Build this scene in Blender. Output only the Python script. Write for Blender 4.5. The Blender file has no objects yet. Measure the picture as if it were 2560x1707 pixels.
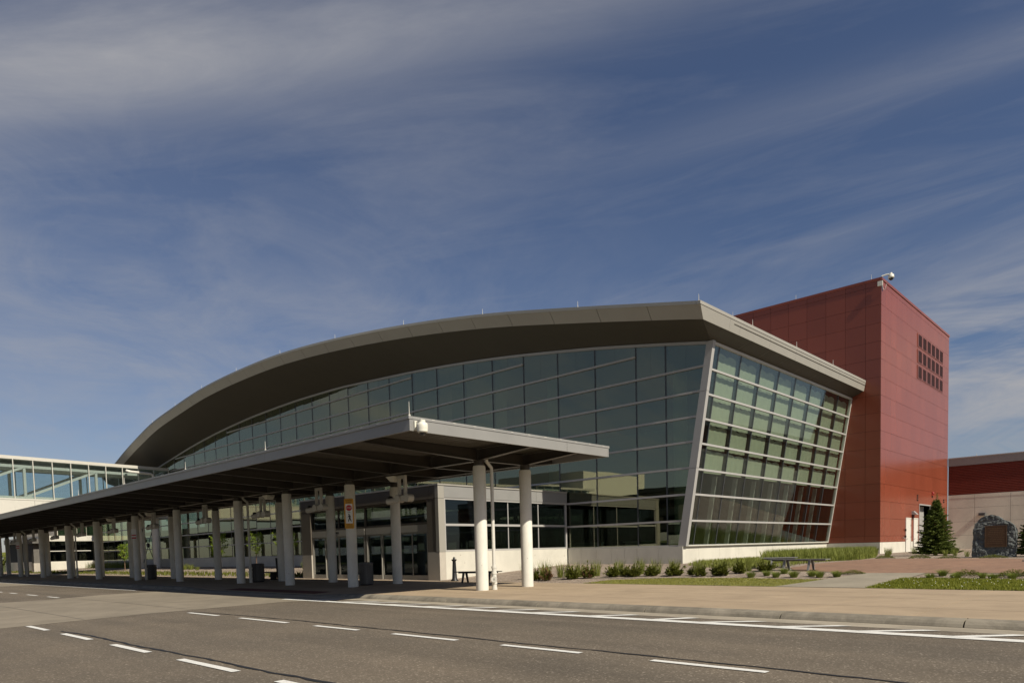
import bpy, bmesh, math, random
from mathutils import Vector, Matrix
R = math.radians
random.seed(7)
sc = bpy.context.scene
COL = sc.collection

# ------------------------------------------------------------------ helpers
def tag(o, label=None, cat=None, group=None, kind=None):
    if label: o['label'] = label
    if cat: o['category'] = cat
    if group: o['group'] = group
    if kind: o['kind'] = kind
    return o

def empty(name, loc, label, cat, group=None, rz=0.0):
    o = bpy.data.objects.new(name, None); COL.objects.link(o)
    o.location = loc; o.rotation_euler = (0, 0, rz); o.empty_display_size = .3
    return tag(o, label, cat, group)

def wloc(o):
    v = Vector((0, 0, 0))
    while o is not None:
        v += Vector(o.location); o = o.parent
    return v

class MB:
    """collects shapes, builds ONE mesh object"""
    def __init__(s): s.v = []; s.f = []; s.m = []; s.cur = 0; s.sm = []
    def add(s, vs, fs, smooth=False):
        b = len(s.v); s.v += [tuple(p) for p in vs]
        for f in fs: s.f.append(tuple(b + i for i in f)); s.m.append(s.cur); s.sm.append(smooth)
    def box(s, x0, x1, y0, y1, z0, z1):
        x0, x1 = min(x0, x1), max(x0, x1); y0, y1 = min(y0, y1), max(y0, y1); z0, z1 = min(z0, z1), max(z0, z1)
        s.add([(x0,y0,z0),(x1,y0,z0),(x1,y1,z0),(x0,y1,z0),(x0,y0,z1),(x1,y0,z1),(x1,y1,z1),(x0,y1,z1)],
              [(0,3,2,1),(4,5,6,7),(0,1,5,4),(1,2,6,5),(2,3,7,6),(3,0,4,7)])
        return s
    def hexa(s, a, b):
        """two matching quads a (bottom loop), b (top loop)"""
        s.add(list(a) + list(b), [(3,2,1,0),(4,5,6,7),(0,1,5,4),(1,2,6,5),(2,3,7,6),(3,0,4,7)]); return s
    def bar(s, p, q, w, h, up=(0,0,1)):
        p = Vector(p); q = Vector(q); d = (q - p).normalized(); up = Vector(up)
        if abs(d.dot(up)) > .999: up = Vector((0,1,0))
        r = d.cross(up).normalized(); u = r.cross(d).normalized()
        a = [p - r*w/2 - u*h/2, p + r*w/2 - u*h/2, p + r*w/2 + u*h/2, p - r*w/2 + u*h/2]
        b = [x + (q - p) for x in a]
        s.hexa(a, b); return s
    def prism(s, poly, z0, z1):
        n = len(poly)
        s.add([(x,y,z0) for x,y in poly] + [(x,y,z1) for x,y in poly],
              [tuple(range(n))[::-1], tuple(range(n, 2*n))] + [(i,(i+1)%n,n+(i+1)%n,n+i) for i in range(n)]); return s
    def extr(s, prof, p0, p1):
        """profile list of 3D points swept from offset p0 to offset p1"""
        n = len(prof); p0 = Vector(p0); p1 = Vector(p1)
        s.add([Vector(p)+p0 for p in prof] + [Vector(p)+p1 for p in prof],
              [tuple(range(n))[::-1], tuple(range(n,2*n))] + [(i,(i+1)%n,n+(i+1)%n,n+i) for i in range(n)]); return s
    def tube(s, pts, r, n=10, cap=True):
        pts = [Vector(p) for p in pts]; rs = r if isinstance(r, (list, tuple)) else [r]*len(pts)
        b = len(s.v); prev = None; rings = []
        for i, p in enumerate(pts):
            d = (pts[min(i+1, len(pts)-1)] - pts[max(i-1, 0)]).normalized()
            if prev is None:
                a = Vector((1,0,0)) if abs(d.x) < .9 else Vector((0,1,0))
                u = d.cross(a).normalized()
            else:
                u = (prev - d*prev.dot(d)).normalized()
            prev = u; w = d.cross(u)
            rings.append([p + (u*math.cos(2*math.pi*k/n) + w*math.sin(2*math.pi*k/n))*rs[i] for k in range(n)])
        vs = [q for rg in rings for q in rg]; fs = []
        for i in range(len(pts)-1):
            for k in range(n):
                fs.append((i*n+k, i*n+(k+1)%n, (i+1)*n+(k+1)%n, (i+1)*n+k))
        s.add(vs, fs, True)
        if cap:
            s.add(rings[0], [tuple(range(n))[::-1]]); s.add(rings[-1], [tuple(range(n))])
        return s
    def lathe(s, prof, c, n=20):
        cx, cy, cz = c
        s.add([(cx + r*math.cos(2*math.pi*k/n), cy + r*math.sin(2*math.pi*k/n), cz + z) for r, z in prof for k in range(n)],
              [(i*n+k, i*n+(k+1)%n, (i+1)*n+(k+1)%n, (i+1)*n+k) for i in range(len(prof)-1) for k in range(n)], True)
        return s
    def ball(s, c, r, n=12, m=8, sz=1.0):
        prof = [(max(1e-4, r*math.sin(math.pi*i/m)), -r*sz*math.cos(math.pi*i/m)) for i in range(m+1)]
        return s.lathe(prof, c, n)
    def tri(s, a, b, c): s.add([a,b,c], [(0,1,2)]); return s
    def quad(s, a, b, c, d): s.add([a,b,c,d], [(0,1,2,3)]); return s
    def build(s, name, mats, parent=None, loc=None, bevel=0):
        if not isinstance(mats, (list, tuple)): mats = [mats]
        o0 = wloc(parent) if parent is not None else Vector(loc or (0,0,0))
        me = bpy.data.meshes.new(name)
        me.from_pydata([(p[0]-o0.x, p[1]-o0.y, p[2]-o0.z) for p in s.v], [], s.f)
        for m in mats: me.materials.append(m)
        me.polygons.foreach_set('material_index', s.m)
        me.polygons.foreach_set('use_smooth', s.sm)
        me.update()
        o = bpy.data.objects.new(name, me); COL.objects.link(o)
        if parent is not None: o.parent = parent
        else: o.location = o0
        if bevel:
            b = o.modifiers.new('bevel', 'BEVEL'); b.width = bevel; b.segments = 2; b.limit_method = 'ANGLE'
        return o

def copy_tree(o, parent=None):
    c = o.copy(); COL.objects.link(c); c.parent = parent
    for ch in list(o.children): copy_tree(ch, c)
    return c

# ------------------------------------------------------------------ materials
def new_mat(name):
    m = bpy.data.materials.new(name); m.use_nodes = True
    nt = m.node_tree; b = nt.nodes['Principled BSDF']; return m, nt, b
def N(nt, t, **kw):
    n = nt.nodes.new(t)
    for k, v in kw.items(): setattr(n, k, v)
    return n
def ramp(nt, fac, stops):
    r = N(nt, 'ShaderNodeValToRGB'); e = r.color_ramp.elements
    while len(e) < len(stops): e.new(.5)
    for el, (p, c) in zip(e, stops): el.position = p; el.color = (*c, 1)
    nt.links.new(fac, r.inputs[0]); return r.outputs[0]
def noise(nt, scale, detail=4, vec=None, rough=.55, dist=0):
    n = N(nt, 'ShaderNodeTexNoise'); n.inputs['Scale'].default_value = scale; n.inputs['Detail'].default_value = detail
    n.inputs['Roughness'].default_value = rough; n.inputs['Distortion'].default_value = dist
    if vec is not None: nt.links.new(vec, n.inputs['Vector'])
    return n.outputs['Fac']
def objco(nt, scale=(1,1,1), world=True):
    if world:
        g = N(nt, 'ShaderNodeNewGeometry').outputs['Position']
    else:
        g = N(nt, 'ShaderNodeTexCoord').outputs['Object']
    mp = N(nt, 'ShaderNodeMapping'); mp.inputs['Scale'].default_value = scale
    nt.links.new(g, mp.inputs['Vector']); return mp.outputs[0]
def mul(c, k): return tuple(min(1, x*k) for x in c)
def bump(nt, b, h, strength=.3, dist=.01):
    bp = N(nt, 'ShaderNodeBump'); bp.inputs['Strength'].default_value = strength; bp.inputs['Distance'].default_value = dist
    nt.links.new(h, bp.inputs['Height']); nt.links.new(bp.outputs[0], b.inputs['Normal'])

def mix_mul(nt, a, bcol, fac=1.0):
    m = N(nt, 'ShaderNodeMix', data_type='RGBA', blend_type='MULTIPLY'); m.inputs[0].default_value = fac
    nt.links.new(a, m.inputs[6]); nt.links.new(bcol, m.inputs[7]); return m.outputs[2]

def surf(name, col, rough=.6, spec=.5, metal=0, var=.12, scale=3, bumps=0, bscale=40, stretch=(1,1,1), var2=.06, scale2=40):
    """plain surface with two scales of tone variation"""
    m, nt, b = new_mat(name)
    v = objco(nt, stretch)
    c1 = ramp(nt, noise(nt, scale, 5, v), [(.3, mul(col, 1-var)), (.7, mul(col, 1+var))])
    c2 = ramp(nt, noise(nt, scale2, 3, v), [(.3, (1-var2,)*3), (.7, (1,)*3)])
    nt.links.new(mix_mul(nt, c1, c2), b.inputs['Base Color'])
    b.inputs['Roughness'].default_value = rough; b.inputs['Specular IOR Level'].default_value = spec; b.inputs['Metallic'].default_value = metal
    if bumps: bump(nt, b, noise(nt, bscale, 4, v), bumps)
    return m

def foliage(name, a, c, trans=.25):
    m, nt, b = new_mat(name)
    oi = N(nt, 'ShaderNodeObjectInfo')
    v = objco(nt)
    col = ramp(nt, noise(nt, 7, 4, v), [(.3, a), (.72, c)])
    nt.links.new(col, b.inputs['Base Color']); b.inputs['Roughness'].default_value = .65
    b.inputs['Specular IOR Level'].default_value = .25
    tr = N(nt, 'ShaderNodeBsdfTranslucent'); nt.links.new(col, tr.inputs['Color'])
    mx = N(nt, 'ShaderNodeMixShader'); mx.inputs[0].default_value = trans
    nt.links.new(b.outputs[0], mx.inputs[1]); nt.links.new(tr.outputs[0], mx.inputs[2])
    nt.links.new(mx.outputs[0], nt.nodes['Material Output'].inputs['Surface']); return m

def glass(name, tint, refl=(.9,.95,1), ior=1.75, wob=.0006):
    m, nt, b = new_mat(name); nt.nodes.remove(b)
    r0 = ((ior-1)/(ior+1))**2
    lw = N(nt, 'ShaderNodeLayerWeight'); lw.inputs['Blend'].default_value = .5
    pw = N(nt, 'ShaderNodeMath', operation='POWER'); nt.links.new(lw.outputs['Facing'], pw.inputs[0]); pw.inputs[1].default_value = 5
    fr = N(nt, 'ShaderNodeMath', operation='MULTIPLY_ADD'); nt.links.new(pw.outputs[0], fr.inputs[0]); fr.inputs[1].default_value = 1-r0; fr.inputs[2].default_value = r0
    t = N(nt, 'ShaderNodeBsdfTransparent'); t.inputs['Color'].default_value = (*tint, 1)
    g = N(nt, 'ShaderNodeBsdfGlossy'); g.inputs['Color'].default_value = (*refl, 1); g.inputs['Roughness'].default_value = .0
    v = objco(nt)
    bp = N(nt, 'ShaderNodeBump'); bp.inputs['Strength'].default_value = 1; bp.inputs['Distance'].default_value = wob
    nt.links.new(noise(nt, .9, 1, v), bp.inputs['Height']); nt.links.new(bp.outputs[0], g.inputs['Normal'])
    mx = N(nt, 'ShaderNodeMixShader')
    nt.links.new(fr.outputs[0], mx.inputs[0]); nt.links.new(t.outputs[0], mx.inputs[1]); nt.links.new(g.outputs[0], mx.inputs[2])
    nt.links.new(mx.outputs[0], nt.nodes['Material Output'].inputs['Surface']); return m

def concrete(name, col, joints=None, var=.1, rough=.85, stain=.25, sscale=.6, pits=0):
    m, nt, b = new_mat(name)
    v = objco(nt)
    c1 = ramp(nt, noise(nt, 1.3, 6, v, .65), [(.3, mul(col, 1-var)), (.7, mul(col, 1+var))])
    c2 = ramp(nt, noise(nt, 90, 3, v), [(.3, (.86,)*3), (.65, (1,)*3)])
    c3 = ramp(nt, noise(nt, sscale, 7, objco(nt, (1,1,.5)), .7, .6), [(.35, (1-stain,)*3), (.6, (1,)*3)])
    out = mix_mul(nt, mix_mul(nt, c1, c2), c3)
    if pits:
        vo = N(nt, 'ShaderNodeTexVoronoi'); vo.inputs['Scale'].default_value = pits; nt.links.new(v, vo.inputs['Vector'])
        out = mix_mul(nt, out, ramp(nt, vo.outputs['Distance'], [(.035, (.62,.60,.57)), (.075, (1,1,1))]))
    nt.links.new(out, b.inputs['Base Color']); b.inputs['Roughness'].default_value = rough; b.inputs['Specular IOR Level'].default_value = .25
    bump(nt, b, noise(nt, 120, 3, v), .25, .004)
    return m

M = {}
# asphalt with light stone chips
m, nt, b = new_mat('asphalt'); v = objco(nt)
vo = N(nt, 'ShaderNodeTexVoronoi'); vo.inputs['Scale'].default_value = 55; nt.links.new(v, vo.inputs['Vector'])
chips = ramp(nt, vo.outputs['Color'], [(.45, (.118,.098,.074)), (.8, (.165,.140,.110)), (.97, (.36,.31,.25))])
blot = ramp(nt, noise(nt, .35, 6, v, .65), [(.35, (.84,.84,.84)), (.65, (1.08,1.06,1.03))])
lane = ramp(nt, noise(nt, .8, 4, objco(nt, (.06, 1.1, 1))), [(.35, (.88,.88,.88)), (.6, (1.05,1.04,1.03))])
geo_ = N(nt, 'ShaderNodeNewGeometry'); sp_ = N(nt, 'ShaderNodeSeparateXYZ'); nt.links.new(geo_.outputs['Position'], sp_.inputs[0])
def am(op, a, b2, clamp=False):
    n = N(nt, 'ShaderNodeMath', operation=op, use_clamp=clamp)
    for i, q in enumerate((a, b2)):
        if isinstance(q, (int, float)): n.inputs[i].default_value = q
        else: nt.links.new(q, n.inputs[i])
    return n.outputs[0]
yj = am('ADD', sp_.outputs['Y'], am('MULTIPLY', am('SUBTRACT', noise(nt, 1.1, 5, v), .5), .35))
seam = am('MULTIPLY', am('MULTIPLY', am('SUBTRACT', yj, 10.42), 14.0, True), am('MULTIPLY', am('SUBTRACT', 11.1, yj), 14.0, True))
tyre = am('MAXIMUM', am('SUBTRACT', 1.0, am('MULTIPLY', am('ABSOLUTE', am('SUBTRACT', yj, 9.95), 0), 2.2), True), am('SUBTRACT', 1.0, am('MULTIPLY', am('ABSOLUTE', am('SUBTRACT', yj, 8.2), 0), 2.2), True))
tyre = am('MAXIMUM', tyre, am('SUBTRACT', 1.0, am('MULTIPLY', am('ABSOLUTE', am('SUBTRACT', yj, 6.0), 0), 2.0), True))
oil = ramp(nt, noise(nt, .55, 3, objco(nt, (.5,1,1)), .5), [(.66, (1,1,1)), (.78, (.72,.72,.73))])
wearv = am('SUBTRACT', 1.0, am('ADD', am('MULTIPLY', seam, .17), am('MULTIPLY', tyre, .09)))
wc = N(nt, 'ShaderNodeCombineXYZ')
for k in range(3): nt.links.new(wearv, wc.inputs[k])
nt.links.new(mix_mul(nt, mix_mul(nt, mix_mul(nt, mix_mul(nt, chips, blot), lane), wc.outputs[0]), oil), b.inputs['Base Color'])
b.inputs['Roughness'].default_value = .85; b.inputs['Specular IOR Level'].default_value = .3
bump(nt, b, noise(nt, 140, 3, v), .6, .006); M['asphalt'] = m
M['tar'] = surf('tar', (.017,.017,.018), .6, .4, var=.3, scale=8)
M['paint'] = surf('road_paint', (.72,.71,.67), .7, .3, var=.06, scale=6, var2=.22, scale2=60, bumps=.3, bscale=120)
M['slab'] = concrete('crossing_concrete', (.25,.215,.165), var=.1, stain=.22, sscale=.35)
M['gutter'] = concrete('gutter_concrete', (.36,.315,.245), stain=.3)
M['kerb'] = concrete('kerb_concrete', (.26,.23,.18), stain=.45, sscale=1.6)
M['walk'] = concrete('walk_concrete', (.37,.285,.195), var=.07, stain=.16, sscale=.5)
M['path'] = concrete('path_concrete', (.30,.265,.205), var=.07, stain=.18)
M['white_conc'] = concrete('white_concrete', (.60,.575,.50), var=.04, stain=.13, sscale=.8, pits=1.7)
M['wall_conc'] = concrete('wall_concrete', (.46,.42,.36), var=.05, stain=.15)
M['annex_conc'] = concrete('annex_concrete', (.68,.675,.57), var=.05, stain=.15, pits=1.7)
M['column'] = concrete('column_concrete', (.72,.70,.625), var=.04, stain=.12, sscale=2, pits=3.2)
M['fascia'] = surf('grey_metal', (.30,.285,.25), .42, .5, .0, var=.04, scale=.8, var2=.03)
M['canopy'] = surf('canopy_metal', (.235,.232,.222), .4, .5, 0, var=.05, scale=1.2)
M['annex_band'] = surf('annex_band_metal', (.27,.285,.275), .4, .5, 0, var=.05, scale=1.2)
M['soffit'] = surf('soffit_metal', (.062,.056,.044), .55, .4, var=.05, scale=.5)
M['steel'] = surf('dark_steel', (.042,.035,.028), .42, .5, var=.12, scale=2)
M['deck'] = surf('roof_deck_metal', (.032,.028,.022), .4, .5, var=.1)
M['alu'] = surf('aluminium', (.36,.35,.335), .38, .5, 0, var=.03)
M['alu_white'] = surf('white_aluminium', (.53,.51,.455), .4, .5, var=.03)
M['mullion'] = surf('dark_mullion', (.045,.05,.055), .4, .5, var=.05)
M['bronze'] = surf('bronze_panel', (.115,.098,.078), .45, .5, var=.05, scale=1)
M['red'] = surf('red_panel', (.212,.053,.028), .24, .5, var=.05, scale=.35, var2=.02)
nt = M['red'].node_tree; b = nt.nodes['Principled BSDF']
gp = N(nt, 'ShaderNodeNewGeometry').outputs['Position']
va = N(nt, 'ShaderNodeVectorMath', operation='ADD'); nt.links.new(gp, va.inputs[0]); va.inputs[1].default_value = (14.28,-48.2,-1.66)
vd = N(nt, 'ShaderNodeVectorMath', operation='DIVIDE'); nt.links.new(va.outputs[0], vd.inputs[0]); vd.inputs[1].default_value = (1.19,1.168,1.083)
vf = N(nt, 'ShaderNodeVectorMath', operation='FLOOR'); nt.links.new(vd.outputs[0], vf.inputs[0])
wn = N(nt, 'ShaderNodeTexWhiteNoise'); nt.links.new(vf.outputs[0], wn.inputs['Vector'])
old = b.inputs['Base Color'].links[0].from_socket
nt.links.new(mix_mul(nt, old, ramp(nt, wn.outputs['Value'], [(0, (.92,.92,.92)), (1, (1.05,1.05,1.05))])), b.inputs['Base Color'])
bump(nt, b, noise(nt, .9, 2, objco(nt)), .10, .02)
M['red_dark'] = surf('red_corrugated', (.15,.028,.017), .4, .4, var=.06)
M['gap'] = surf('joint_backing', (.03,.012,.009), .8, .2)  # dark backing seen through the open joints of the red cladding
M['gapg'] = surf('joint_grey', (.06,.055,.05), .8, .2)
M['louver'] = surf('louver_red', (.075,.020,.014), .45, .4)
M['dark'] = surf('dark_void', (.012,.01,.01), .8, .2)
M['black'] = surf('black_iron', (.012,.012,.013), .45, .5)
M['bench'] = surf('bench_grey', (.20,.20,.19), .5, .5)
M['bin'] = surf('bin_metal', (.12,.118,.115), .38, .5, .2, var=.25, scale=3, stretch=(4,4,.5))
M['white_door'] = surf('white_door', (.62,.60,.54), .45, .5, var=.02)
M['white_pvc'] = surf('white_pvc', (.60,.585,.53), .35, .5, var=.03)
M['cream'] = surf('cream_plastic', (.68,.66,.57), .35, .5, var=.03)
M['lampgrey'] = surf('lamp_grey', (.50,.48,.43), .4, .5, var=.04)
M['lens'] = surf('dark_lens', (.02,.02,.022), .08, .6)

M['glassF'] = glass('facade_glass', (.44,.53,.47), (.95,.93,.70), 2.4)
M['glassS'] = glass('side_glass', (.83,.875,.83), (.9,.97,.98), 1.8)
M['glassB'] = glass('bridge_glass', (.86,.91,.91), (.9,.95,1), 1.6)
M['glassD'] = glass('door_glass', (.40,.46,.44), (.8,.9,.95), 1.6)
M['curtain'] = surf('curtain', (.38,.39,.32), .8, .2, var=.05, scale=2)
M['int_wall'] = surf('interior_wall', (.20,.19,.17), .8, .2)
M['int_dark'] = surf('interior_dark', (.05,.048,.045), .8, .2)
M['int_floor'] = surf('interior_floor', (.16,.15,.13), .5, .4)
M['int_col'] = surf('interior_column', (.66,.70,.60), .7, .3)
M['shrub'] = foliage('juniper', (.062,.078,.010), (.165,.175,.025))
M['shrub_b'] = foliage('juniper_brown', (.16,.085,.04), (.26,.17,.09), .15)
M['grass'] = foliage('ornamental_grass', (.11,.15,.022), (.26,.30,.06), .35)
M['grass_t'] = foliage('dune_grass', (.12,.15,.025), (.28,.30,.07), .38)
M['lawn'] = foliage('lawn_blades', (.18,.19,.03), (.36,.33,.08), .35)
M['lawn2'] = foliage('lawn_blades_green', (.125,.155,.016), (.27,.27,.035), .35)
M['conifer'] = foliage('spruce_needles', (.045,.072,.014), (.17,.20,.04), .25)
M['leaf'] = foliage('young_leaves', (.11,.19,.02), (.32,.41,.05), .45)
M['bark'] = surf('bark', (.17,.11,.075), .9, .2, var=.2, scale=12)
M['flower'] = surf('clover_flower', (.7,.7,.62), .8, .2)
M['soil'] = surf('lawn_soil', (.19,.19,.075), .95, .1, var=.25, scale=5, bumps=.4)
m, nt, b = new_mat('mulch'); v = objco(nt)
vo = N(nt, 'ShaderNodeTexVoronoi'); vo.inputs['Scale'].default_value = 22; nt.links.new(objco(nt, (1,1.8,1)), vo.inputs['Vector'])
c = ramp(nt, vo.outputs['Color'], [(.1, (.11,.082,.06)), (.5, (.27,.215,.165)), (.9, (.50,.43,.36))])
c2 = ramp(nt, noise(nt, .9, 5, v), [(.3, (.75,.72,.7)), (.65, (1.05,1.02,1))])
nt.links.new(mix_mul(nt, c, c2), b.inputs['Base Color']); b.inputs['Roughness'].default_value = .95
bump(nt, b, vo.outputs['Distance'], .9, .03); M['mulch'] = m
m, nt, b = new_mat('paver_brick'); v = objco(nt)
br = N(nt, 'ShaderNodeTexBrick'); nt.links.new(v, br.inputs['Vector']); br.inputs['Scale'].default_value = 1
br.inputs['Brick Width'].default_value = .2; br.inputs['Row Height'].default_value = .1; br.inputs['Mortar Size'].default_value = .006
br.inputs['Color1'].default_value = (.20,.112,.070,1); br.inputs['Color2'].default_value = (.26,.155,.10,1); br.inputs['Mortar'].default_value = (.16,.11,.085,1)
c2 = ramp(nt, noise(nt, .7, 5, v), [(.3, (.85,.85,.85)), (.65, (1.08,1.05,1.02))])
nt.links.new(mix_mul(nt, br.outputs['Color'], c2), b.inputs['Base Color']); b.inputs['Roughness'].default_value = .85
bump(nt, b, br.outputs['Fac'], .4, -.004); M['brick'] = m
M['field'] = surf('field_grass', (.075,.085,.03), .95, .1, var=.3, scale=.05)
m, nt, b = new_mat('granite'); v = objco(nt)
c1 = ramp(nt, noise(nt, 4, 6, v, .7), [(.3, (.052,.060,.060)), (.7, (.14,.152,.150))])
c2 = ramp(nt, noise(nt, 60, 3, v), [(.3, (.8,.8,.8)), (.65, (1.1,1.1,1.1))])
nt.links.new(mix_mul(nt, c1, c2), b.inputs['Base Color']); b.inputs['Roughness'].default_value = .8
bump(nt, b, noise(nt, 14, 6, v, .65), .8, .05); M['granite'] = m
M['plaque'] = surf('bronze_plaque', (.085,.045,.022), .42, .5, .5, var=.2, scale=8)
M['plaque_l'] = surf('bronze_letters', (.15,.09,.05), .4, .5, .5)
M['yellow'] = surf('sign_yellow', (.62,.30,.02), .5, .4, var=.04)
M['signwhite'] = surf('sign_white', (.75,.75,.72), .5, .4, var=.03)
M['signred'] = surf('sign_red', (.45,.02,.03), .5, .4)
M['signblack'] = surf('sign_black', (.015,.015,.015), .5, .4)
M['bellred'] = surf('bell_red', (.34,.03,.025), .4, .5)
M['ramp_conc'] = surf('ramp_concrete', (.13,.122,.11), .85, .2)
M['tactile'] = surf('tactile_red', (.12,.04,.032), .8, .3)

# ------------------------------------------------------------------ terrain function
def gz(x, y):
    return .12 + .45*min(1, max(0, (y-19.9)/9.2))
def wz(x, y):      # walkway top with the lowered crossing
    a = min(1, max(0, (x+21.6)/2.6)); bb = min(1, max(0, (-29.6-x)/2.4))
    low = 1 - max(a, bb)
    t = min(1, max(0, (y-12.7)/2.4))
    return .12 - .11*low*(1-t)

def sheet(name, poly, zf, mat, off=0.0, step=1.0, label=None, parent=None, kind='structure'):
    """polygon laid on the terrain, cut on a grid so it follows the slope"""
    bm = bmesh.new()
    vs = [bm.verts.new((x, y, 0)) for x, y in poly]; bm.faces.new(vs)
    xs = [p[0] for p in poly]; ys = [p[1] for p in poly]
    k = math.ceil(min(ys)/step)*step
    while k < max(ys):
        bmesh.ops.bisect_plane(bm, geom=bm.verts[:]+bm.edges[:]+bm.faces[:], plane_co=(0,k,0), plane_no=(0,1,0)); k += step
    k = math.ceil(min(xs)/(step*2))*step*2
    while k < max(xs):
        bmesh.ops.bisect_plane(bm, geom=bm.verts[:]+bm.edges[:]+bm.faces[:], plane_co=(k,0,0), plane_no=(1,0,0)); k += step*2
    for v in bm.verts: v.co.z = zf(v.co.x, v.co.y) + off
    bmesh.ops.triangulate(bm, faces=bm.faces[:])
    bmesh.ops.recalc_face_normals(bm, faces=bm.faces[:])
    if sum(f.normal.z for f in bm.faces) < 0: bmesh.ops.reverse_faces(bm, faces=bm.faces[:])
    me = bpy.data.meshes.new(name); bm.to_mesh(me); bm.free(); me.materials.append(mat)
    o = bpy.data.objects.new(name, me); COL.objects.link(o); o['kind'] = kind
    if label: o['label'] = label
    return o

def wavy(poly, amp, step=.35):
    out = []
    n = len(poly)
    for i in range(n):
        a = Vector(poly[i]); b = Vector(poly[(i+1) % n]); k = max(1, int((b-a).length/step))
        for j in range(k):
            p = a.lerp(b, j/k)
            if j: p = p + Vector((random.uniform(-amp, amp), random.uniform(-amp, amp)))
            out.append((p.x, p.y))
    return out

flat = lambda x, y: 0.0
# ground far
g = MB(); g.quad((-1800,-1500,-.06),(1800,-1500,-.06),(1800,1800,-.06),(-1800,1800,-.06)); tag(g.build('ground', M['field']), kind='structure')
# road
sheet('road', [(-160,-16),(60,-16),(60,11.9),(-160,11.9)], flat, M['asphalt'], 0.0, 8)
g = MB()
g.box(-160,60,11.9,12.47,-.05,.004); tag(g.build('gutter', M['gutter']), kind='structure')
# kerb with rounded nose, lowered at the crossing
g = MB(); xs = []
joints = [-2.36,-5.2,-8.06,-11.04,-14.33,-17.4]
x = 60.0; brk = sorted(set([60,30,15,6,2] + joints + [-19,-19.9,-20.8,-21.6,-29.6,-30.8,-32] + [-35-3*i for i in range(40)]), reverse=True)
for a, b2 in zip(brk[:-1], brk[1:]):
    gap = .012 if a in joints else .004
    gb = .012 if b2 in joints else .004
    def prof(xx):
        h = wz(xx, 12.7)
        return [(xx,12.47,-.05),(xx,12.47,.01),(xx,12.50,h*.45),(xx,12.55,h*.78),(xx,12.62,h*.96),(xx,12.70,h),(xx,12.80,h+.001),(xx,12.80,-.05)]
    p, q = prof(a-gap), prof(b2+gb); n = len(p)
    g.add(p+q, [tuple(range(n)), tuple(range(n,2*n))[::-1]] + [(n+i, n+(i+1)%n, (i+1)%n, i) for i in range(n)])
tag(g.build('kerb', M['kerb']), kind='structure')
# pavement
def frange(a, b, s):
    o = []; 
    while a < b-1e-6: o.append(a); a += s
    return o + [b]
g = MB()
walk_joint_x = [6-1.83*i for i in range(80)]
ysl = [12.8,14.4,16.6,18.2,19.9]
for a, b2 in zip(walk_joint_x[:-1], walk_joint_x[1:]):
    for c, d in zip(ysl[:-1], ysl[1:]):
        e = .011
        q = [(b2+e,c+e),(a-e,c+e),(a-e,d-e),(b2+e,d-e)]
        g.hexa([(X,Y,-.05) for X, Y in q], [(X,Y,wz(X,Y)) for X, Y in q])
tag(g.build('pavement', M['walk']), kind='structure')
g = MB(); g.box(6.3,60,12.8,19.9,-.05,.118); g.box(-160,walk_joint_x[-1]-.02,12.8,19.9,-.05,.118)
tag(g.build('pavement', M['walk']), kind='structure')
# beds and terrain behind the walk
sheet('mulch_bed', [(-118,19.9),(14,19.9),(14,90),(-118,90)], gz, M['mulch'], -.006, 1.5)
# crossing slabs
sheet('crossing_slab', [(-17.2,-16),(-17.9,3.26),(-18.87,6.5),(-19.35,10.4),(-18.6,11.9),(-31.6,11.9),(-31.3,9.15),(-29.85,7.05),(-29.2,4),(-28,-16)], flat, M['slab'], .004, 6)
sheet('crossing_slab', [(-50.2,-16),(-50.2,11.9),(-63,11.9),(-63,-16)], flat, M['slab'], .004, 6)
g = MB()
for x0, y0, x1, y1 in [(-18.6,5.0,-30,5.0),(-18.9,7.7,-30.3,7.7),(-24.4,-10,-24.9,11.9)]:
    d = Vector((x1-x0, y1-y0)).normalized(); nn = Vector((-d.y, d.x))*.008
    g.quad((x0-nn.x,y0-nn.y,.0065),(x0+nn.x,y0+nn.y,.0065),(x1+nn.x,y1+nn.y,.0065),(x1-nn.x,y1-nn.y,.0065))
tag(g.build('slab_joints', M['tar']), kind='structure')
sheet('tactile_strip', [(-21.8,13.0),(-21.8,13.7),(-29.3,13.7),(-29.3,13.0)], wz, M['tactile'], .004, .5)

# markings -----------------------------------------------------------
g = MB()
def mark(q, z=.009): g.quad(*[(x, y, z) for x, y in q])
def strip(x0, x1, yc, w=.1, skew=.05, z=.009):
    n = max(1, int(abs(x1-x0)/.4)); top = []; bot = []
    for i in range(n+1):
        x = x0+(x1-x0)*i/n
        top.append((x, yc+w/2+random.uniform(-.004,.004))); bot.append((x, yc-w/2+random.uniform(-.004,.004)))
    for i in range(n): mark([bot[i], bot[i+1], top[i+1], top[i]], z)
for a, b2 in [(-18.05,-16.35),(-15.25,-13.15),(-12.1,-10.65),(-9.62,-8.02),(-7.05,-5.62),(-4.55,-3.13),(-2.0,-.55),(.5,1.95),(3,4.5)]:
    strip(a, b2, 7.19, .115)
for a, b2 in [(-17.9,-16.39),(-15.3,-13.66),(-12.5,-10.94),(-9.78,-8.12),(-7.1,-5.6),(-4.6,-3.1),(-2,-.5)]:
    strip(a, b2, 3.75, .115)
for a, b2 in [(-41.15,-40.3),(-38.7,-37.46),(-35.64,-34.0),(-32.4,-30.87),(-44.5,-43),(-47.5,-46)]:
    strip(a, b2, 7.5, .115)
strip(-20.6, 30, 11.2, .27, z=.0085); strip(-66, -33.8, 11.25, .2, z=.0085)
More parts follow.
